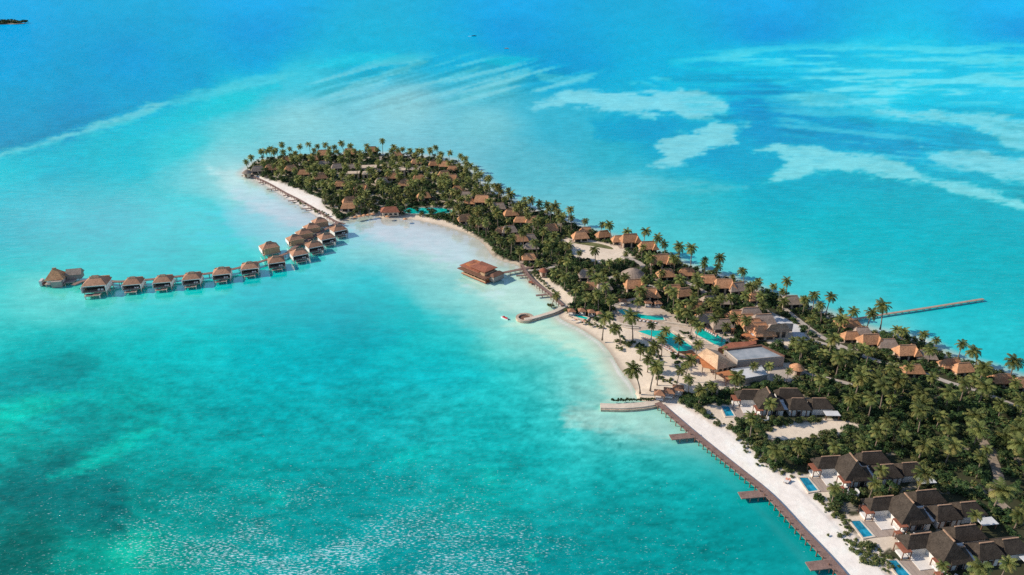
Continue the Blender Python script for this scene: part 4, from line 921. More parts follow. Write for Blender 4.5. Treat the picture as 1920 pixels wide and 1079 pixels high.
veranda([zc(215,690), zc(255,675), zc(432,815), zc(400,830), zc(250,800)], 3.8, 'narrow orange boarded veranda roof along the front of the straw hall')
veranda([zc(412,872), zc(598,838), zc(716,920), zc(555,966)], 4.2, 'square orange boarded pavilion roof on posts in front of the straw hall')
veranda([zc(735,385), zc(830,365), zc(960,450), zc(860,478)], 3.6, 'orange boarded roof behind the red brown block by the pools')
veranda([zc(585,265), zc(640,270), zc(690,345), zc(620,345)], 3.6, 'small orange boarded roof on the slope under the reception roofs')
veranda([zc(845,350), zc(960,345), zc(1005,400), zc(890,405)], 3.6, 'small pale flat canopy at the foot of the reception roofs', M_PAVEBLUE)
hip_house('reception_pavilion', [zc(1075,255), zc(1050,350), zc(1385,345)], [zc(1120,262), zc(1300,245)], 5.2, 9.6, M_THATCH_GREY, 'large grey brown thatched pavilion with dark open front beside the white forecourt', 'pavilion', 1.3)
for k, (X, Y, L, W, lab) in enumerate([(690,120,11,8,'uppermost sunlit thatch of the stepped reception roofs'),(800,165,10,8,'second sunlit thatch down the stepped reception roofs'),(885,225,10,8,'third sunlit thatch down the stepped reception roofs'),(960,275,10,8,'fourth sunlit thatch down the stepped reception roofs'),(1030,320,11,8,'lowest sunlit thatch of the stepped reception roofs')]):
    b = bungalow(B_OR, P(*zc(X, Y), 5.5), 4, .9, lab, 'stepped reception roofs')
for (X, Y, lab) in [(850,110,'upper grey thatch behind the stepped reception roofs'),(1010,195,'lower grey thatch behind the stepped reception roofs'),(300,150,'grey thatched hut with pale gable above the third pool'),(500,225,'low grey roof between the palms above the third pool')]:
    bungalow(B_GREY, P(*zc(X, Y), 5.5), 6, 1.05 if X > 600 else .85, lab, 'grey roofs around the reception')
hip_house('pool_restaurant', [(712,391),(714,399),(750,398)], [(722,388),(742,387)], 3.8, 6.8, M_REDROOF, 'red brown roofed restaurant beside the far lagoon pool', 'restaurant', 1.0)
def round_hut(px, py, r, h, mat, label):
    p = P(px, py, 4); t = empty('round_hut', (p.x, p.y, G)); tag(t, label, 'hut'); n = 20; mb = MB()
    ring_ = [(r*math.cos(2*math.pi*i/n), r*math.sin(2*math.pi*i/n), 2.7) for i in range(n)]; mid = [(x*.5, y*.5, 2.7+h*.62) for x, y, z in ring_]
    mb.add(ring_+mid+[(0, 0, 2.7+h)], [(i, (i+1) % n, n+(i+1) % n, n+i) for i in range(n)]+[(n+i, n+(i+1) % n, 2*n) for i in range(n)]+[tuple(range(n))[::-1]])
    mb.build('roof', mat, t); MB().prism([(r*.75*math.cos(2*math.pi*i/n), r*.75*math.sin(2*math.pi*i/n)) for i in range(n)], -.3, 2.69).build('wall', M_CREAM, t)
    MB().box(-.7, .7, -r*.79, -r*.74, .1, 2.2).build('door', M_BROWN, t); foot(p.x, p.y, r)
round_hut(1187, 514, 6.4, 3.6, M_THATCH_GREY, 'wide round grey thatched hut below the curving pale path')
round_hut(*zc(1445,805), 3.0, 2.0, M_THATCH, 'small round brown thatched hut right of the pale forecourt')
round_hut(1019, 508, 2.6, 1.8, M_REDROOF, 'small red roofed hut where the footbridge meets the shore')
round_hut(463, 324, 4.0, 2.6, M_THATCH_GREY, 'grey round hut on the very tip of the island head')

# ------------------------------------------------------------------ beach villas, pools
bv = make_beach_villa()
VIL = [(1368,772,'beach villa with dark shingle roofs closest to the straw hall',-1),(1520,909,'second dark roofed beach villa down the white sand strip',5),(1620,992,'third dark roofed beach villa down the white sand strip',7),(1690,1068,'dark roofed beach villa at the bottom right corner',8)]
def off(o, rz, u, v): c, s = math.cos(rz), math.sin(rz); return (o.x+c*u-s*v, o.y+s*u+c*v)
VILLA_RECT = []
for i, (px, py, lab, deg) in enumerate(VIL):
    o = P(px, py, G); rz = math.radians(deg); loc = (o.x, o.y, G)
    if i == 0: bv.location = loc; bv.rotation_euler.z = rz; v = bv
    else: v = copy_tree(bv, loc, rz)
    tag(v, lab, 'villa', 'dark roofed beach villas')
    VILLA_RECT.append((o.x, o.y, rz))
    c = [off(o, rz, a, b) for a, b in ((-2.3, 3.2), (.5, 2.9), (.9, -3.0), (-2.3, -3.3))]
    pool('swimming_pool', c, G, f'blue rectangular pool on the sea side of the {["first","second","third","fourth"][i]} dark roofed villa', M_POOLBLUE, 'private pools of the beach villas', .5, .30)
    st = [off(o, rz, a, b) for a, b in ((-1.2, 3.1), (-.8, 3.1), (-.8, 1.6), (-1.2, 1.6))]
P1 = [(1163,585),(1170,582.5),(1177,583),(1190,587),(1203,591),(1220,593.5),(1237,594),(1240,600),(1222,600.5),(1204,598),(1187,595),(1172,591)]
P2 = [(1202,624),(1218,622),(1233,623),(1246,623),(1258,627),(1275,638),(1290,648),(1293,653),(1281,657),(1269,658.5),(1258,649),(1245,641),(1234,635.5),(1221,631),(1211,627.5)]
P3 = [(1310,620),(1318,620),(1329,624),(1344,630),(1358,639),(1356,644),(1350,649),(1340,646),(1334,643),(1322,636),(1308,629),(1306,625)]
for px, lab in ((P1, 'curved turquoise pool among palms behind the small cabanas'), (P2, 'large turquoise beach pool with loungers along its curved edge'), (P3, 'turquoise pool behind the large beach pool, below the reception roofs'),
                ([(1066,590),(1072,588.5),(1086,592),(1103,597),(1100,600),(1084,596.5)], 'narrow green plunge pool in front of the beach cabanas'),
                ([(757,392),(780,391),(807,391),(826,391.5),(842,395),(843,399),(826,401),(799,401.5),(775,401),(764,399)], 'far turquoise pool on the lagoon beach of the island head')):
    k_ = 1.14 if len(px) > 7 else 1.0; mx_ = sum(q[0] for q in px)/len(px); my_ = sum(q[1] for q in px)/len(px); px = [(mx_+(x-mx_)*k_, my_+(y-my_)*k_) for x, y in px]
    pool('swimming_pool', [P(x, y, G) for x, y in px], G, lab, M_POOL, 'shared turquoise pools', .55, .32)
    c = [P(x, y, G) for x, y in px]; m = sum(c, Vector())/len(c); 
    for q in c: foot(q.x*.6+m.x*.4, q.y*.6+m.y*.4, 2.6)

# ------------------------------------------------------------------ cabanas, parasols, loungers
M_CABROOF = simple('palm_leaf_roof', (.38, .20, .12), .3, 2.0, .9, .4)
def make_cabana():
    t = empty('cabana', (0, 0, 0))
    for x in (-1.5, 1.5):
        for y in (-1.5, 1.5): MB().box(x-.09, x+.09, y-.09, y+.09, 0, 2.4).build('post', M_BROWN, t)
    MB().hip(-1.85, 1.85, -1.85, 1.85, 2.35, 3.4, 1.55, 'x', .15).build('roof', M_CABROOF, t)
    MB().box(-1.2, 1.2, -1.1, 1.2, .05, .6).build('daybed', M_CLOTH, t)
    for x in (-1.42, 1.42): MB().box(x-.05, x+.05, -1.35, -.4, .1, 2.2).build('curtain', M_CLOTH, t)
    return register(t)
cb = make_cabana(); z5 = lambda X, Y: (900+X*.24097, 540+Y*.24097)
for i, (X, Y, lab, g) in enumerate([(712,195,'leftmost canvas cabana beside the narrow plunge pool','cabanas beside the plunge pool'),(792,192,'second cabana from the left beside the narrow plunge pool','cabanas beside the plunge pool'),(866,202,'third cabana from the left beside the narrow plunge pool','cabanas beside the plunge pool'),(932,218,'rightmost cabana beside the narrow plunge pool','cabanas beside the plunge pool'),
      (1112,118,'cabana left of the palm behind the curved pool','cabanas behind the curved pool'),(1306,128,'middle cabana behind the curved pool','cabanas behind the curved pool'),(1382,132,'rightmost cabana behind the curved pool','cabanas behind the curved pool'),
      (1396,845,'cabana at the root of the stone groyne, closest to the water','cabanas at the root of the stone groyne'),(1470,828,'middle cabana of three at the root of the stone groyne','cabanas at the root of the stone groyne'),(1540,806,'cabana of three by the groyne, closest to the shrubs','cabanas at the root of the stone groyne')]):
    p = P(*z5(X, Y), 2.2); loc = (p.x, p.y, G)
    if i == 0: cb.location = loc; cb.rotation_euler.z = .1; o = cb
    else: o = copy_tree(cb, loc, .1 if i < 7 else -.2, 1.15 if i > 6 else 1.0)
    tag(o, lab, 'cabana', g); foot(p.x, p.y, 2.6)
def make_parasol():
    t = empty('thatched_parasol', (0, 0, 0)); MB().tube([(0, 0, 0), (0, 0, 2.3)], .07, 6).build('pole', M_BROWN, t); n = 12
    MB().add([(1.7*math.cos(2*math.pi*i/n), 1.7*math.sin(2*math.pi*i/n), 2.1) for i in range(n)]+[(0, 0, 3.0)], [(i, (i+1) % n, n) for i in range(n)]+[tuple(range(n))[::-1]]).build('canopy', M_THATCH, t); return register(t)
pz = make_parasol()
for i, (x, y) in enumerate([(667,408),(675,406.5),(683,405),(691,404),(699,402.5),(727,407),(760,412)]):
    p = P(x, y, 2.5); loc = (p.x, p.y, max(.3, G-.5))
    if i == 0: pz.location = loc; o = pz
    else: o = copy_tree(pz, loc, 0)
    tag(o, f'{ORD(i)} thatched parasol from the overwater villas along the inner lagoon beach', 'parasol', 'parasols along the inner lagoon beach')
def make_lounger():
    t = empty('sun_lounger', (0, 0, 0))
    MB().box(-.95, .95, -.34, .34, .22, .32).build('frame', M_BROWN, t)
    MB().box(-.93, .35, -.32, .32, .322, .42).build('mattress', M_CLOTH, t)
    MB().add([(.36, -.32, .33), (1.0, -.32, .75), (1.0, .32, .75), (.36, .32, .33), (.36, -.32, .43), (.95, -.32, .85), (.95, .32, .85), (.36, .32, .43)], [(0, 3, 2, 1), (4, 5, 6, 7), (0, 1, 5, 4), (1, 2, 6, 5), (2, 3, 7, 6), (3, 0, 4, 7)]).build('backrest', M_TOWEL, t)
    for x in (-.8, .8):
        for y in (-.28, .28): MB().box(x-.04, x+.04, y-.04, y+.04, 0, .219).build('leg', M_BROWN, t)
    return register(t)
lg = make_lounger(); zz = lambda X, Y: (1040+X*.13542, 560+Y*.13542); rows = []
for i in range(13): t_ = i/12; rows.append((zz(1225+t_*390, 545+t_**1.15*190), -.6, 'sun lounger in the row on the sea side of the large beach pool', 'loungers on the sea side of the large beach pool'))
for i in range(7): t_ = i/6; rows.append((zz(1075+t_*320, 285+t_*50), 1.4, 'sun lounger in the row on the near edge of the curved pool', 'loungers on the near edge of the curved pool'))
for i in range(7): t_ = i/6; rows.append((zc(265+t_*150, 318+t_*85), 1.2, 'sun lounger in the row on the far edge of the pool below reception', 'loungers beside the pool below reception'))
for i in range(6): t_ = i/5; rows.append((zz(1500+t_*180, 640+t_*130), -.9, 'sun lounger in the second row back from the large beach pool', 'loungers in the second row by the beach pool'))
for i, (X, Y) in enumerate(((262,300),(285,303),(365,322),(390,328))): rows.append((zz(X, Y), .2, 'sun lounger on the open sand below the plunge pool cabanas', 'loungers on the sand below the cabanas'))
for i, (x, y) in enumerate(((1473,902),(1478,903))): rows.append(((x, y), .8, 'sun lounger of the lone pair on the white sand beside the second villa', 'lone pair of loungers on the white sand'))
for i, (q, rz, lab, g) in enumerate(rows):
    p = P(q[0], q[1], G+.3); loc = (p.x, p.y, G+.04)
    if i == 0: lg.location = loc; lg.rotation_euler.z = rz; o = lg
    else: o = copy_tree(lg, loc, rz)
    o.scale = (1.1, 1.1, 1.1); tag(o, lab, 'lounger', g)

# low garden walls that terrace the ground between beach and pools
for px, h, lab in (([(1142,601),(1152,606),(1164,610),(1180,613),(1197,614.5)], .9, 'upper curved garden wall below the curved pool'),([(1146,606),(1160,612),(1178,616),(1198,617)], .55, 'lower curved garden wall below the curved pool'),
                   ([(1200,629),(1214,634),(1230,642),(1245,651),(1258,661)], .5, 'low curved wall along the lounger terrace of the large beach pool'),([(1246,606),(1268,609),(1290,612)], .8, 'straight garden wall between curved pool and large beach pool'),
                   ([(1262,622),(1282,632),(1300,645)], .6, 'low wall between the large beach pool and the pool below reception')):
    mb = strip('garden_wall', poly_w(px, G), .9, G+h, M_RIM, thick=h+.2); tag(mb.build('garden_wall', M_RIM), lab, 'garden wall')
# ------------------------------------------------------------------ boats
def hull_mb(L, W, H, z0=-.3):
    st = [(-.5, .80, .0), (-.25, .98, .0), (.0, 1.0, .02), (.25, .82, .1), (.42, .42, .22), (.5, .03, .32)]; mb = MB(); vs = []; n = len(st)
    for (x, w, dz) in st: vs += [(x*L, -w*W/2, H+dz*H), (x*L, -w*W*.32, z0), (x*L, w*W*.32, z0), (x*L, w*W/2, H+dz*H)]
    fs = []
    for i in range(n-1):
        a, b = i*4, i*4+4; fs += [(a, b, b+1, a+1), (a+1, b+1, b+2, a+2), (a+2, b+2, b+3, a+3), (a+3, b+3, b, a)]
    fs += [(0, 1, 2, 3), ((n-1)*4+3, (n-1)*4+2, (n-1)*4+1, (n-1)*4)]; return mb.add(vs, fs)
def boat(name, px, py, L, rz, label, hull, seat, cab):
    p = P(px, py, .3); t = empty(name, (p.x, p.y, 0), rz); tag(t, label, 'boat'); W = L*.34; H = L*.11
    hull_mb(L, W, H).build('hull', hull, t)
    MB().box(-.36*L, .05*L, -W*.36, W*.36, H+.005, H+L*.05).build('seat', seat, t)
    MB().box(.06*L, .20*L, -W*.34, W*.34, H+.03*L, H+.10*L).build('windscreen', cab, t)
    MB().box(-.56*L, -.49*L, -W*.1, W*.1, 0, H*1.4).build('outboard_motor', M_DARK, t)
    return t
boat('speedboat', 946, 596.5, 4.6, math.radians(140), 'small white speedboat with red seats moored near the curved groyne', M_HULL, M_RED, M_RED)
b2 = boat('motorboat', 889, 68, 11, math.radians(8), 'distant dark motorboat trailing a white wake on the open sea', M_NAVY, M_NAVY, M_NAVY)
MB().add([(-6, -1.0, .05), (-6, 1.0, .05), (-15, 2.2, .05), (-15, -2.2, .05), (-6, -1, -.3), (-6, 1, -.3), (-15, 2.2, -.3), (-15, -2.2, -.3)], [(3, 2, 1, 0), (0, 1, 5, 4), (1, 2, 6, 5), (2, 3, 7, 6), (3, 0, 4, 7)]).build('wake', M_FOAM, b2)
boat('motorboat', 950, 91.5, 9, math.radians(4), 'distant pale motorboat on the open sea below the dark one', M_RIM, M_GREYWALL, M_GREYWALL)
# ------------------------------------------------------------------ planting
g_ = np.random.default_rng(21)
PATH_W = [([tuple(P(x, y, G))[:2] for x, y in px], w) for px, w in PATHS_PX]
FH = np.array(HOUSE_FOOT)
def allowed(x, y, tall=0.0, margin=0.0, beach=3.5):
    """where plants may grow: on soil, off sand, paths, houses; tall ones also leave the houses visible from the sea side"""
    ok = seg_dist(x, y, shore_s) > beach
    for p in SAND_W: ok &= seg_dist(x, y, p) < 0.3
    for p, w in PATH_W: ok &= seg_dist(x, y, p, False) > w/2+.5+margin
    if tall:
        for p in (SAND_W[6], SAND_W[7]): ok &= seg_dist(x, y, p) < -4.5
    d = np.hypot(x, y)+1e-6; ux, uy = -x/d, -y/d
    for hx, hy, r in FH:
        dx, dy = x-hx, y-hy; ok &= dx*dx+dy*dy > (r*.85+margin)**2
        if tall:
            s = dx*ux+dy*uy; l = np.abs(dx*uy-dy*ux); ok &= ~((s > 0) & (s < r+(tall if hy > 300 or hx < 100 else .3)) & (l < r*.7))
    for ox, oy, rz in VILLA_RECT:
        c, s = math.cos(-rz), math.sin(-rz); u = c*(x-ox)-s*(y-oy); v = s*(x-ox)+c*(y-oy)
        ok &= ~((u > -3.5-margin) & (u < 38.5+margin) & (v > -4.9-tall*.5) & (v < 10.2+margin*.5))
        ok &= ~((u > -9) & (u < 1) & (v > -6) & (v < 7))
    return ok
minx, maxx = min(p[0] for p in shore)-5, 330; miny, maxy = 95, max(p[1] for p in shore)+5
def candidates(n):
    x = g_.uniform(minx, maxx, n); y = g_.uniform(miny, maxy, n)
    d = np.hypot(x, y); a = x/np.maximum(y, 1)
    vis = (a < .98) & (a > -.9) & (y > 100)
    return x[vis], y[vis]
def thin(x, y, dmin, limit=None):
    """keep points at least dmin apart"""
    cell = {}; keep = []
    for i in range(len(x)):
        k = (int(x[i]//dmin), int(y[i]//dmin)); bad = False
        for a in (-1, 0, 1):
            for b in (-1, 0, 1):
                for j in cell.get((k[0]+a, k[1]+b), ()):
                    if (x[i]-x[j])**2+(y[i]-y[j])**2 < dmin*dmin: bad = True; break
        if not bad:
            cell.setdefault(k, []).append(i); keep.append(i)
            if limit and len(keep) >= limit: break
    return np.array(keep, int)
def zone(x, y):
    """part of the island, as one would point it out in the photograph"""
    if y > 430: return 0
    if y > 330: return 1
    if y > 255: return 2
    return 3
ZN = ['on the far island head', 'along the island neck around the sand clearing', 'around the pools and reception', 'in the dense grove behind the dark roofed villas']
n_palm = 0
def palm(x, y, s, rz, lab, grp, v=None, single=False, z=None):
    global n_palm
    k = v if v is not None else R_.randrange(len(PALMS)); d = PALMS[k]; z = G-.05 if z is None else z
    if single:
        o = link_mesh('palm_tree', d['whole']); o.location = (x, y, z); o.rotation_euler.z = rz; o.scale = (s,)*3
    else:
        o = empty('palm_tree', (x, y, z), rz); o.scale = (s,)*3
        link_mesh('trunk', d['trunk'], o); link_mesh('crown', d['crown'], o)
    tag(o, lab, 'palm tree', grp); n_palm += 1; return o
# the palms that stand out on the beach and round the pools: (base px, crown px, variant, label)
SOLO = [
 (1129,638,1129,599,0,'tall straight palm on the sand edge below the plunge pool cabanas'),(1164,647,1154,620,4,'slender leaning palm alone on the open beach sand'),
 (1186,641,1178,598,1,'tall palm in front of the curved pool with its foot on the beach hedge'),(1200,676,1186,661,2,'short palm on the beach between leaning palm and tall pair'),
 (1237,685,1228,655,4,'leaning palm on the sand in front of the pool loungers'),(1214,698,1200,678,2,'small palm behind the tall pair nearest the groyne'),
 (1200,738,1193,700,4,'thin palm nearest the water above the stone groyne'),(1219,733,1219,692,1,'tall straight palm above the stone groyne'),(1232,722,1229,694,0,'second crown of the pair above the stone groyne'),
 (1268,728,1270,699,3,'leftmost palm of the clump between beach and straw hall'),(1284,716,1300,681,1,'tallest palm of the clump in front of the straw hall'),(1290,742,1285,716,0,'lowest palm of the clump above the dark shrubs by the groyne'),(1282,700,1284,690,5,'inner palm of the clump in front of the straw hall'),
 (1221,636,1219,614,0,'palm at the seaward tip of the large beach pool'),(1240,652,1240,625,1,'palm leaning over the middle of the large beach pool'),(1272,668,1271,641,0,'palm at the near end of the large beach pool'),(1303,676,1303,650,0,'palm between the large beach pool and the straw hall'),
 (1193,592,1193,569,0,'palm behind the curved pool between the cabanas'),(1303,646,1305,617,1,'palm at the left end of the pool below reception'),(1337,628,1333,601,0,'palm above the pool below reception'),(1353,642,1355,617,1,'palm at the right side of the pool below reception'),
 (1376,626,1375,599,0,'upper palm in front of the stepped reception roofs'),(1398,634,1397,604,1,'lower palm in front of the stepped reception roofs'),(1362,672,1357,663,5,'small palm poking up beside the straw hall roof ridge'),(1408,712,1410,691,0,'palm in front of the pale flat roof before the events hall'),(1436,712,1438,691,0,'palm at the corner of the pale flat roof before the events hall'),(1474,717,1475,703,0,'palm on the edge of the pale forecourt'),
 (1436,792,1440,762,0,'lone palm against the white wall of the first dark roofed villa'),(1640,915,1640,887,0,'lone palm against the wall of the second dark roofed villa'),(1812,998,1813,972,1,'yellowish palm against the wall of the third dark roofed villa'),(1760,1088,1757,1066,0,'palm on the terrace of the villa at the bottom right corner'),(1873,1092,1877,1062,0,'palm before the villa at the bottom right, near the right edge'),
 (1034,575,1036,556,4,'lone palm on the wet sand outside the shore wall'),
 (1648,775,1647,728,3,'largest pale crowned palm in the middle of the right grove'),(1720,815,1716,775,1,'big spreading palm right of the largest pale crowned palm'),(1497,690,1494,655,3,'tall palm standing alone right of the events hall'),(1650,618,1642,578,1,'tall palm beside the long pier on the back shore'),
]
px_palm = []
PLUS = [(1275,590),(1289,599),(1302,591),(1317,603),(1330,597),(1345,607),(1262,581),(1251,573),(1308,613),(1286,611),(1293,634),(1240,668),(1143,592),(1122,588),(1096,586),(1270,604),(1322,588),(1296,578),(1338,584)]
for bx, by in PLUS:
    b = P(bx, by, G); palm(b.x, b.y, R_.uniform(.78, 1.15), R_.uniform(0, 6.28), 'bushy headed palm in the belt between the curved pool and reception', 'palms between the curved pool and reception', R_.choice([0, 1, 2, 5])); px_palm.append((b.x, b.y))
for bx, by, cx, cy, v, lab in SOLO:
    b = P(bx, by, G); h = PALMS[v]['h']
    # height from the pixel distance between foot and crown
    lo, hi = 2.0, 22.0
    for _ in range(24):
        m = (lo+hi)/2; q = Vector((b.x, b.y, m)); rel = q-Vector((0, 0, CAM_H)); dep = rel.y*cP-rel.z*sP; up = rel.y*sP+rel.z*cP
        py = 539.5-FOC*up/dep
        if py > cy: lo = m
        else: hi = m
    s = (lo/h)*1.0; s = min(max(s, .62), 1.45)
    rz = math.pi if cx < bx else 0.0
    palm(b.x, b.y, s, rz+R_.uniform(-.3, .3), lab, None, v, z=.6 if bx == 1034 else None); px_palm.append((b.x, b.y))
# skyline palms along the back shore, then the scattered ones
bx = []; 
bs = smooth_curve([tuple(P(x, y, 0))[:2] for x, y in BACK[1:30]], 12)
acc = 0; nxt = 3
for i in range(1, len(bs)):
    a, b = Vector(bs[i-1]), Vector(bs[i]); acc += (b-a).length
    if acc > nxt:
        acc = 0; nxt = (R_.uniform(2.6, 9.5) if R_.random() > .12 else R_.uniform(11, 17))*(.62 if b.y < 330 else 1); n = Vector(((b-a).y, -(b-a).x)).normalized(); q = b+n*R_.uniform(3.0, 8.5); bx.append((q.x, q.y))
sx = np.array([q[0] for q in bx]); sy = np.array([q[1] for q in bx]); sd = seg_dist(sx, sy, shore_s); sel = (sd > 1.5)
for p in SAND_W: sel &= seg_dist(sx, sy, p) < 0
sx, sy = sx[sel], sy[sel]
cx_, cy_ = candidates(60000); m = allowed(cx_, cy_, 3.0, .8, 3.5); cx_, cy_ = cx_[m], cy_[m]
allx = np.concatenate([[p[0] for p in px_palm], sx, cx_]); ally = np.concatenate([[p[1] for p in px_palm], sy, cy_])
# density: packed in the head and along the neck, looser inland of the villas
k1 = thin(allx, ally, 6.0); k1 = k1[k1 >= len(px_palm)]
is_sky = k1 < len(px_palm)+len(sx)
dens = np.array([ (0.52, 0.66, 0.70, 0.60)[zone(allx[i], ally[i])] for i in k1])
kk = k1[(g_.random(len(k1)) < dens) | is_sky]
ordr = np.argsort(np.hypot(allx[kk], ally[kk])); kk = kk[ordr]
n_ind = 292-len(SOLO)-len(PLUS)
for j in kk[:n_ind]:
    x, y = allx[j], ally[j]; zn = zone(x, y); far = math.hypot(x, y) > 400; sky_ = j < len(px_palm)+len(sx)
    lab = (f'coconut palm in the back shore row {ZN[zn]}' if sky_ else f'coconut palm crowded among others {ZN[zn]}')
    palm(x, y, R_.uniform(.70, 1.26)*((.86 if zn > 1 else 1.05) if sky_ else .95)*(1.08 if zn == 3 and not sky_ else 1), R_.uniform(0, 6.28), lab, (f'skyline palms {ZN[zn]}' if sky_ else f'palms {ZN[zn]}'), R_.choice([2, 5, 5, 2, 0]) if zn == 3 and not sky_ else None, single=far)
rest = kk[n_ind:]
def merged(name, items, variants, mat, label, mats=None):
    """one mesh of many far plants nobody could count"""
    Vs, Fs, k = [], [], 0
    for x, y, z, s, rz, v in items:
        V, F = variants[v]; c, sn = math.cos(rz), math.sin(rz)
        W = np.stack([(V[:, 0]*c-V[:, 1]*sn)*s+x, (V[:, 0]*sn+V[:, 1]*c)*s+y, V[:, 2]*s+z], 1); Vs.append(W); Fs.append(F+k); k += len(V)
    V = np.concatenate(Vs); F = np.concatenate(Fs)
    o = link_mesh(name, np_mesh(name, V, F.ravel(), F.shape[1], mat)); tag(o, kind='stuff', label=label); return o
if len(rest):
    far_items = [(allx[j], ally[j], G-.05, R_.uniform(.85, 1.2), R_.uniform(0, 6.28), R_.randrange(len(PALMS))) for j in rest]
    pv = []
    for d in PALMS:      # trunk quads split to triangles so that crown and trunk share one mesh
        tv = np.array(d['tv'].v); tf = [(f[0], f[i], f[i+1]) for f in d['tv'].f for i in range(1, len(f)-1)]
        pv.append((np.concatenate([d['V'], tv]), np.concatenate([d['F'], np.array(tf)+len(d['V'])])))
    merged('palm_grove', far_items, pv, M_FROND, 'far palms of the island head that read as one grove')
# broadleaf trees
cx_, cy_ = candidates(60000); m = allowed(cx_, cy_, 4.0, 1.0, 4.5); cx_, cy_ = cx_[m], cy_[m]
k2 = thin(cx_, cy_, 7.0); o2 = np.argsort(np.hypot(cx_[k2], cy_[k2])); k2 = k2[o2]
step = max(1.0, len(k2)/285); pick = [k2[int(i*step)] for i in range(int(len(k2)/step))]
for j in pick[:285]:
    if cy_[j] > 430 and R_.random() < .3: continue
    x, y = cx_[j], cy_[j]; zn = zone(x, y); d = TREES[R_.randrange(6)]; s = R_.uniform(.75, 1.15)*(1.12 if zn == 0 else .92)
    if math.hypot(x, y) > 330: o = link_mesh('broadleaf_tree', d['whole']); o.location = (x, y, G-.05)
    else:
        o = empty('broadleaf_tree', (x, y, G-.05)); link_mesh('trunk', d['trunk'], o); link_mesh('crown', d['crown'], o)
    o.rotation_euler.z = R_.uniform(0, 6.28); o.scale = (s, s, s*.92)
    tag(o, f'dark green broadleaf tree under the palms {ZN[zn]}', 'tree', f'broadleaf trees {ZN[zn]}')
# shrubs: the nearest and most visible as things, all the rest as undergrowth
cx_, cy_ = candidates(160000); m = allowed(cx_, cy_, 0, .4, 3.0); cx_, cy_ = cx_[m], cy_[m]
k3 = thin(cx_, cy_, 2.1); o3 = np.argsort(np.hypot(cx_[k3], cy_[k3])); k3 = k3[o3]
n_sh = 0; under = []
for j in k3:
    x, y = cx_[j], cy_[j]; s = R_.uniform(.8, 1.35)
    a = x/y; infr = a < .80
    if n_sh < 270 and infr:
        o = link_mesh('shrub', SHRUBS[R_.randrange(6)]); o.location = (x, y, G-.1); o.rotation_euler.z = R_.uniform(0, 6.28); o.scale = (s, s, s*R_.uniform(.9, 1.25))
        tag(o, 'leafy shrub in the thicket around the dark roofed villas at the lower right', 'shrub', 'shrubs around the dark roofed villas'); n_sh += 1
    elif y < 430 or R_.random() > .45: under.append((x, y, G-.15, s*R_.uniform(.75, 1.15), R_.uniform(0, 6.28), R_.randrange(6)))
thinv = []
for V, F in SHRUB_VF:
    q = V.reshape(-1, 4, 3)[::3]; V2 = q.reshape(-1, 3); c = q.mean(1, keepdims=True); V2 = (c+(q-c)*1.55).reshape(-1, 3); thinv.append((V2, np.arange(len(V2)).reshape(-1, 4)))
THICKETS = [ # planted beds among the sand and paving: outline in photo pixels, shrubs per 10 square metres, size
 ([(1066,577),(1076,562),(1100,560),(1134,566),(1142,580),(1150,602),(1128,600),(1100,590),(1072,586)], 3.0, .8),
 ([(1148,617),(1176,634),(1206,648),(1228,660),(1248,674),(1240,680),(1204,656),(1170,640),(1148,624)], 2.4, .55),
 ([(1258,662),(1276,668),(1284,690),(1270,694),(1262,678)], 2.0, .55),([(1262,590),(1290,603),(1328,604),(1330,612),(1300,616),(1275,606)], 2.0, .6),
 ([(1276,618),(1298,628),(1302,642),(1290,640),(1274,626)], 1.6, .5),([(1350,622),(1385,640),(1420,655),(1412,666),(1372,652),(1352,640)], 2.0, .6),
 ([(1285,742),(1320,738),(1385,735),(1398,742),(1370,762),(1300,762),(1278,752)], 2.6, .85),([(1395,722),(1440,722),(1470,720),(1480,732),(1440,738),(1400,738)], 2.4, .8),
 ([(1385,790),(1440,800),(1420,812),(1388,806)], 2.6, .8)]
beds = []
for px, dn, sz in THICKETS:
    w = [tuple(P(x, y, G))[:2] for x, y in px]; x0, x1 = min(q[0] for q in w), max(q[0] for q in w); y0, y1 = min(q[1] for q in w), max(q[1] for q in w)
    n = int((x1-x0)*(y1-y0)*dn/10)+4; qx = g_.uniform(x0, x1, n); qy = g_.uniform(y0, y1, n); m = seg_dist(qx, qy, w) > 0
    for hx, hy, r in FH: m &= (qx-hx)**2+(qy-hy)**2 > (r*.6)**2
    for x, y in zip(qx[m], qy[m]): beds.append((x, y, G-.1, sz*R_.uniform(.7, 1.25), R_.uniform(0, 6.28), R_.randrange(6)))
merged('undergrowth', [u for i, u in enumerate(under) if i % 5 < 3], thinv, M_LEAF, 'dense low green undergrowth between the trees')
merged('undergrowth', [u for i, u in enumerate(under) if i % 5 > 2], thinv, M_SCRUB, 'olive scrub mixed into the green undergrowth')
merged('shrubbery', beds, SHRUB_VF, M_LEAF, 'dark planted shrubbery in beds between beach, pools and villas')
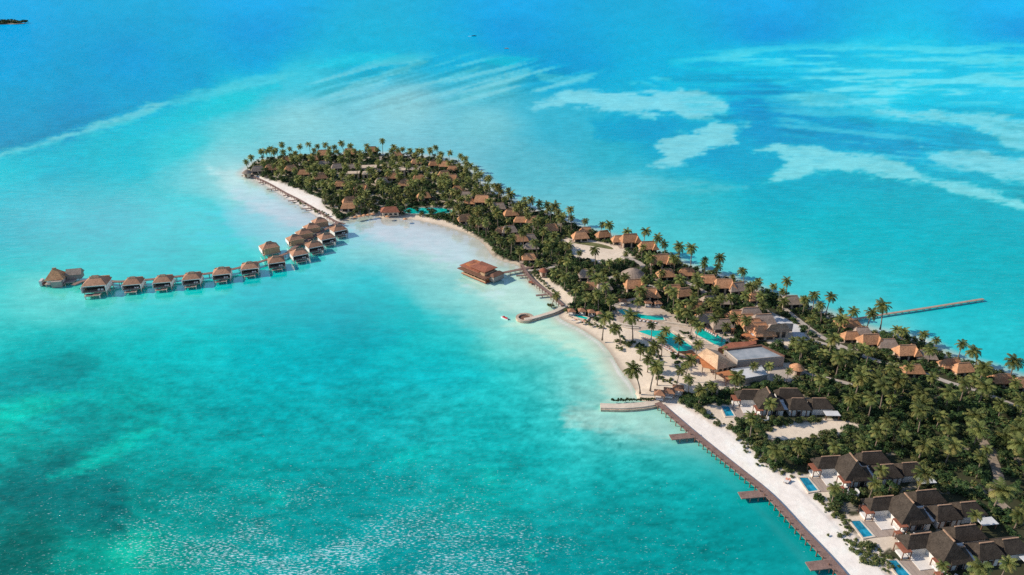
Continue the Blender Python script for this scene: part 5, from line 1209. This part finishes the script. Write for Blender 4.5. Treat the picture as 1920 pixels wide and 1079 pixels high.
# creepers on the edge of the white sand, hedges on the beach and on the groyne
vine = []
def along(px, n, spread, s0, s1):
    w = smooth_curve([tuple(P(x, y, G))[:2] for x, y in px], 8)
    for i in range(n):
        q = w[R_.randrange(len(w))]; vine.append((q[0]+R_.gauss(0, spread), q[1]+R_.gauss(0, spread), G-.12, R_.uniform(s0, s1), R_.uniform(0, 6.28), R_.randrange(6)))
along([(1320,772),(1350,790),(1385,806),(1400,826)], 40, 1.0, .16, .4)
along([(1398,822),(1430,850),(1455,872),(1480,880)], 120, 2.2, .2, .55)
along([(1536,935),(1562,960),(1590,985)], 50, 1.2, .18, .5); along([(1590,1008),(1612,1030),(1640,1045),(1660,1062)], 80, 1.8, .2, .6)
along([(1155,640),(1180,646),(1205,654),(1225,664)], 60, .9, .3, .6); along([(1000,514),(1020,532),(1045,555)], 40, .8, .3, .55); along([(1095,604),(1125,612),(1150,614)], 30, 1.0, .3, .5)
along([(560,378),(580,388),(600,398),(615,406)], 26, 1.2, .4, .7); along([(1155,652),(1164,655)], 8, .6, .35, .5); along([(1228,704),(1245,712),(1262,718)], 22, 1.4, .25, .5); along([(1030,572),(1040,575)], 8, .8, .3, .6)
merged('beach_creepers', vine, thinv, M_SCRUB, 'low green creepers scattered along the edges of the sand')
hedge = [(*[tuple(P(x, 752.5+R_.uniform(-1.5, 1.0)-(x-1145)*.035, 1.3))[k] for k in (0, 1)], 1.25, R_.uniform(.3, .55), R_.uniform(0, 6), R_.randrange(6)) for x in np.linspace(1148, 1228, 34)]
merged('groyne_hedge', hedge, thinv, M_LEAF, 'clipped low hedge growing on the stone groyne')

# ------------------------------------------------------------------ the islet on the horizon
isl = P(-30, 45, 0); n = 40; a_ = np.linspace(0, 2*np.pi, n, endpoint=False)
il = [(isl.x+118*math.cos(t), isl.y+40*math.sin(t)) for t in a_]
tag(MB().prism([(p[0], p[1]) for p in il], -.5, .8).build('islet', MATS['coral_stone']), kind='structure', label='low sandy islet far off at the upper left')
bl = [(isl.x+110*(2*g_.random()-1), isl.y+30*(2*g_.random()-1), 4, 9+7*g_.random(), 4+6*g_.random()) for i in range(60)]
bl = [(x, y, z, r*(1-.45*abs((x-isl.x)/112)**3), h*(1-.5*abs((x-isl.x)/112)**2)) for x, y, z, r, h in bl]
V, F = leaf_cloud(5, bl, .9, 2.2); tag(link_mesh('far_wood', np_mesh('far_wood', V, F.ravel(), 4, M_LEAF)), kind='stuff', label='dark wood covering the distant islet')
print('PALMS', n_palm, 'rest', len(rest), 'trees', len(pick), 'shrubs', n_sh, 'under', len(under), 'objects', len(bpy.data.objects))
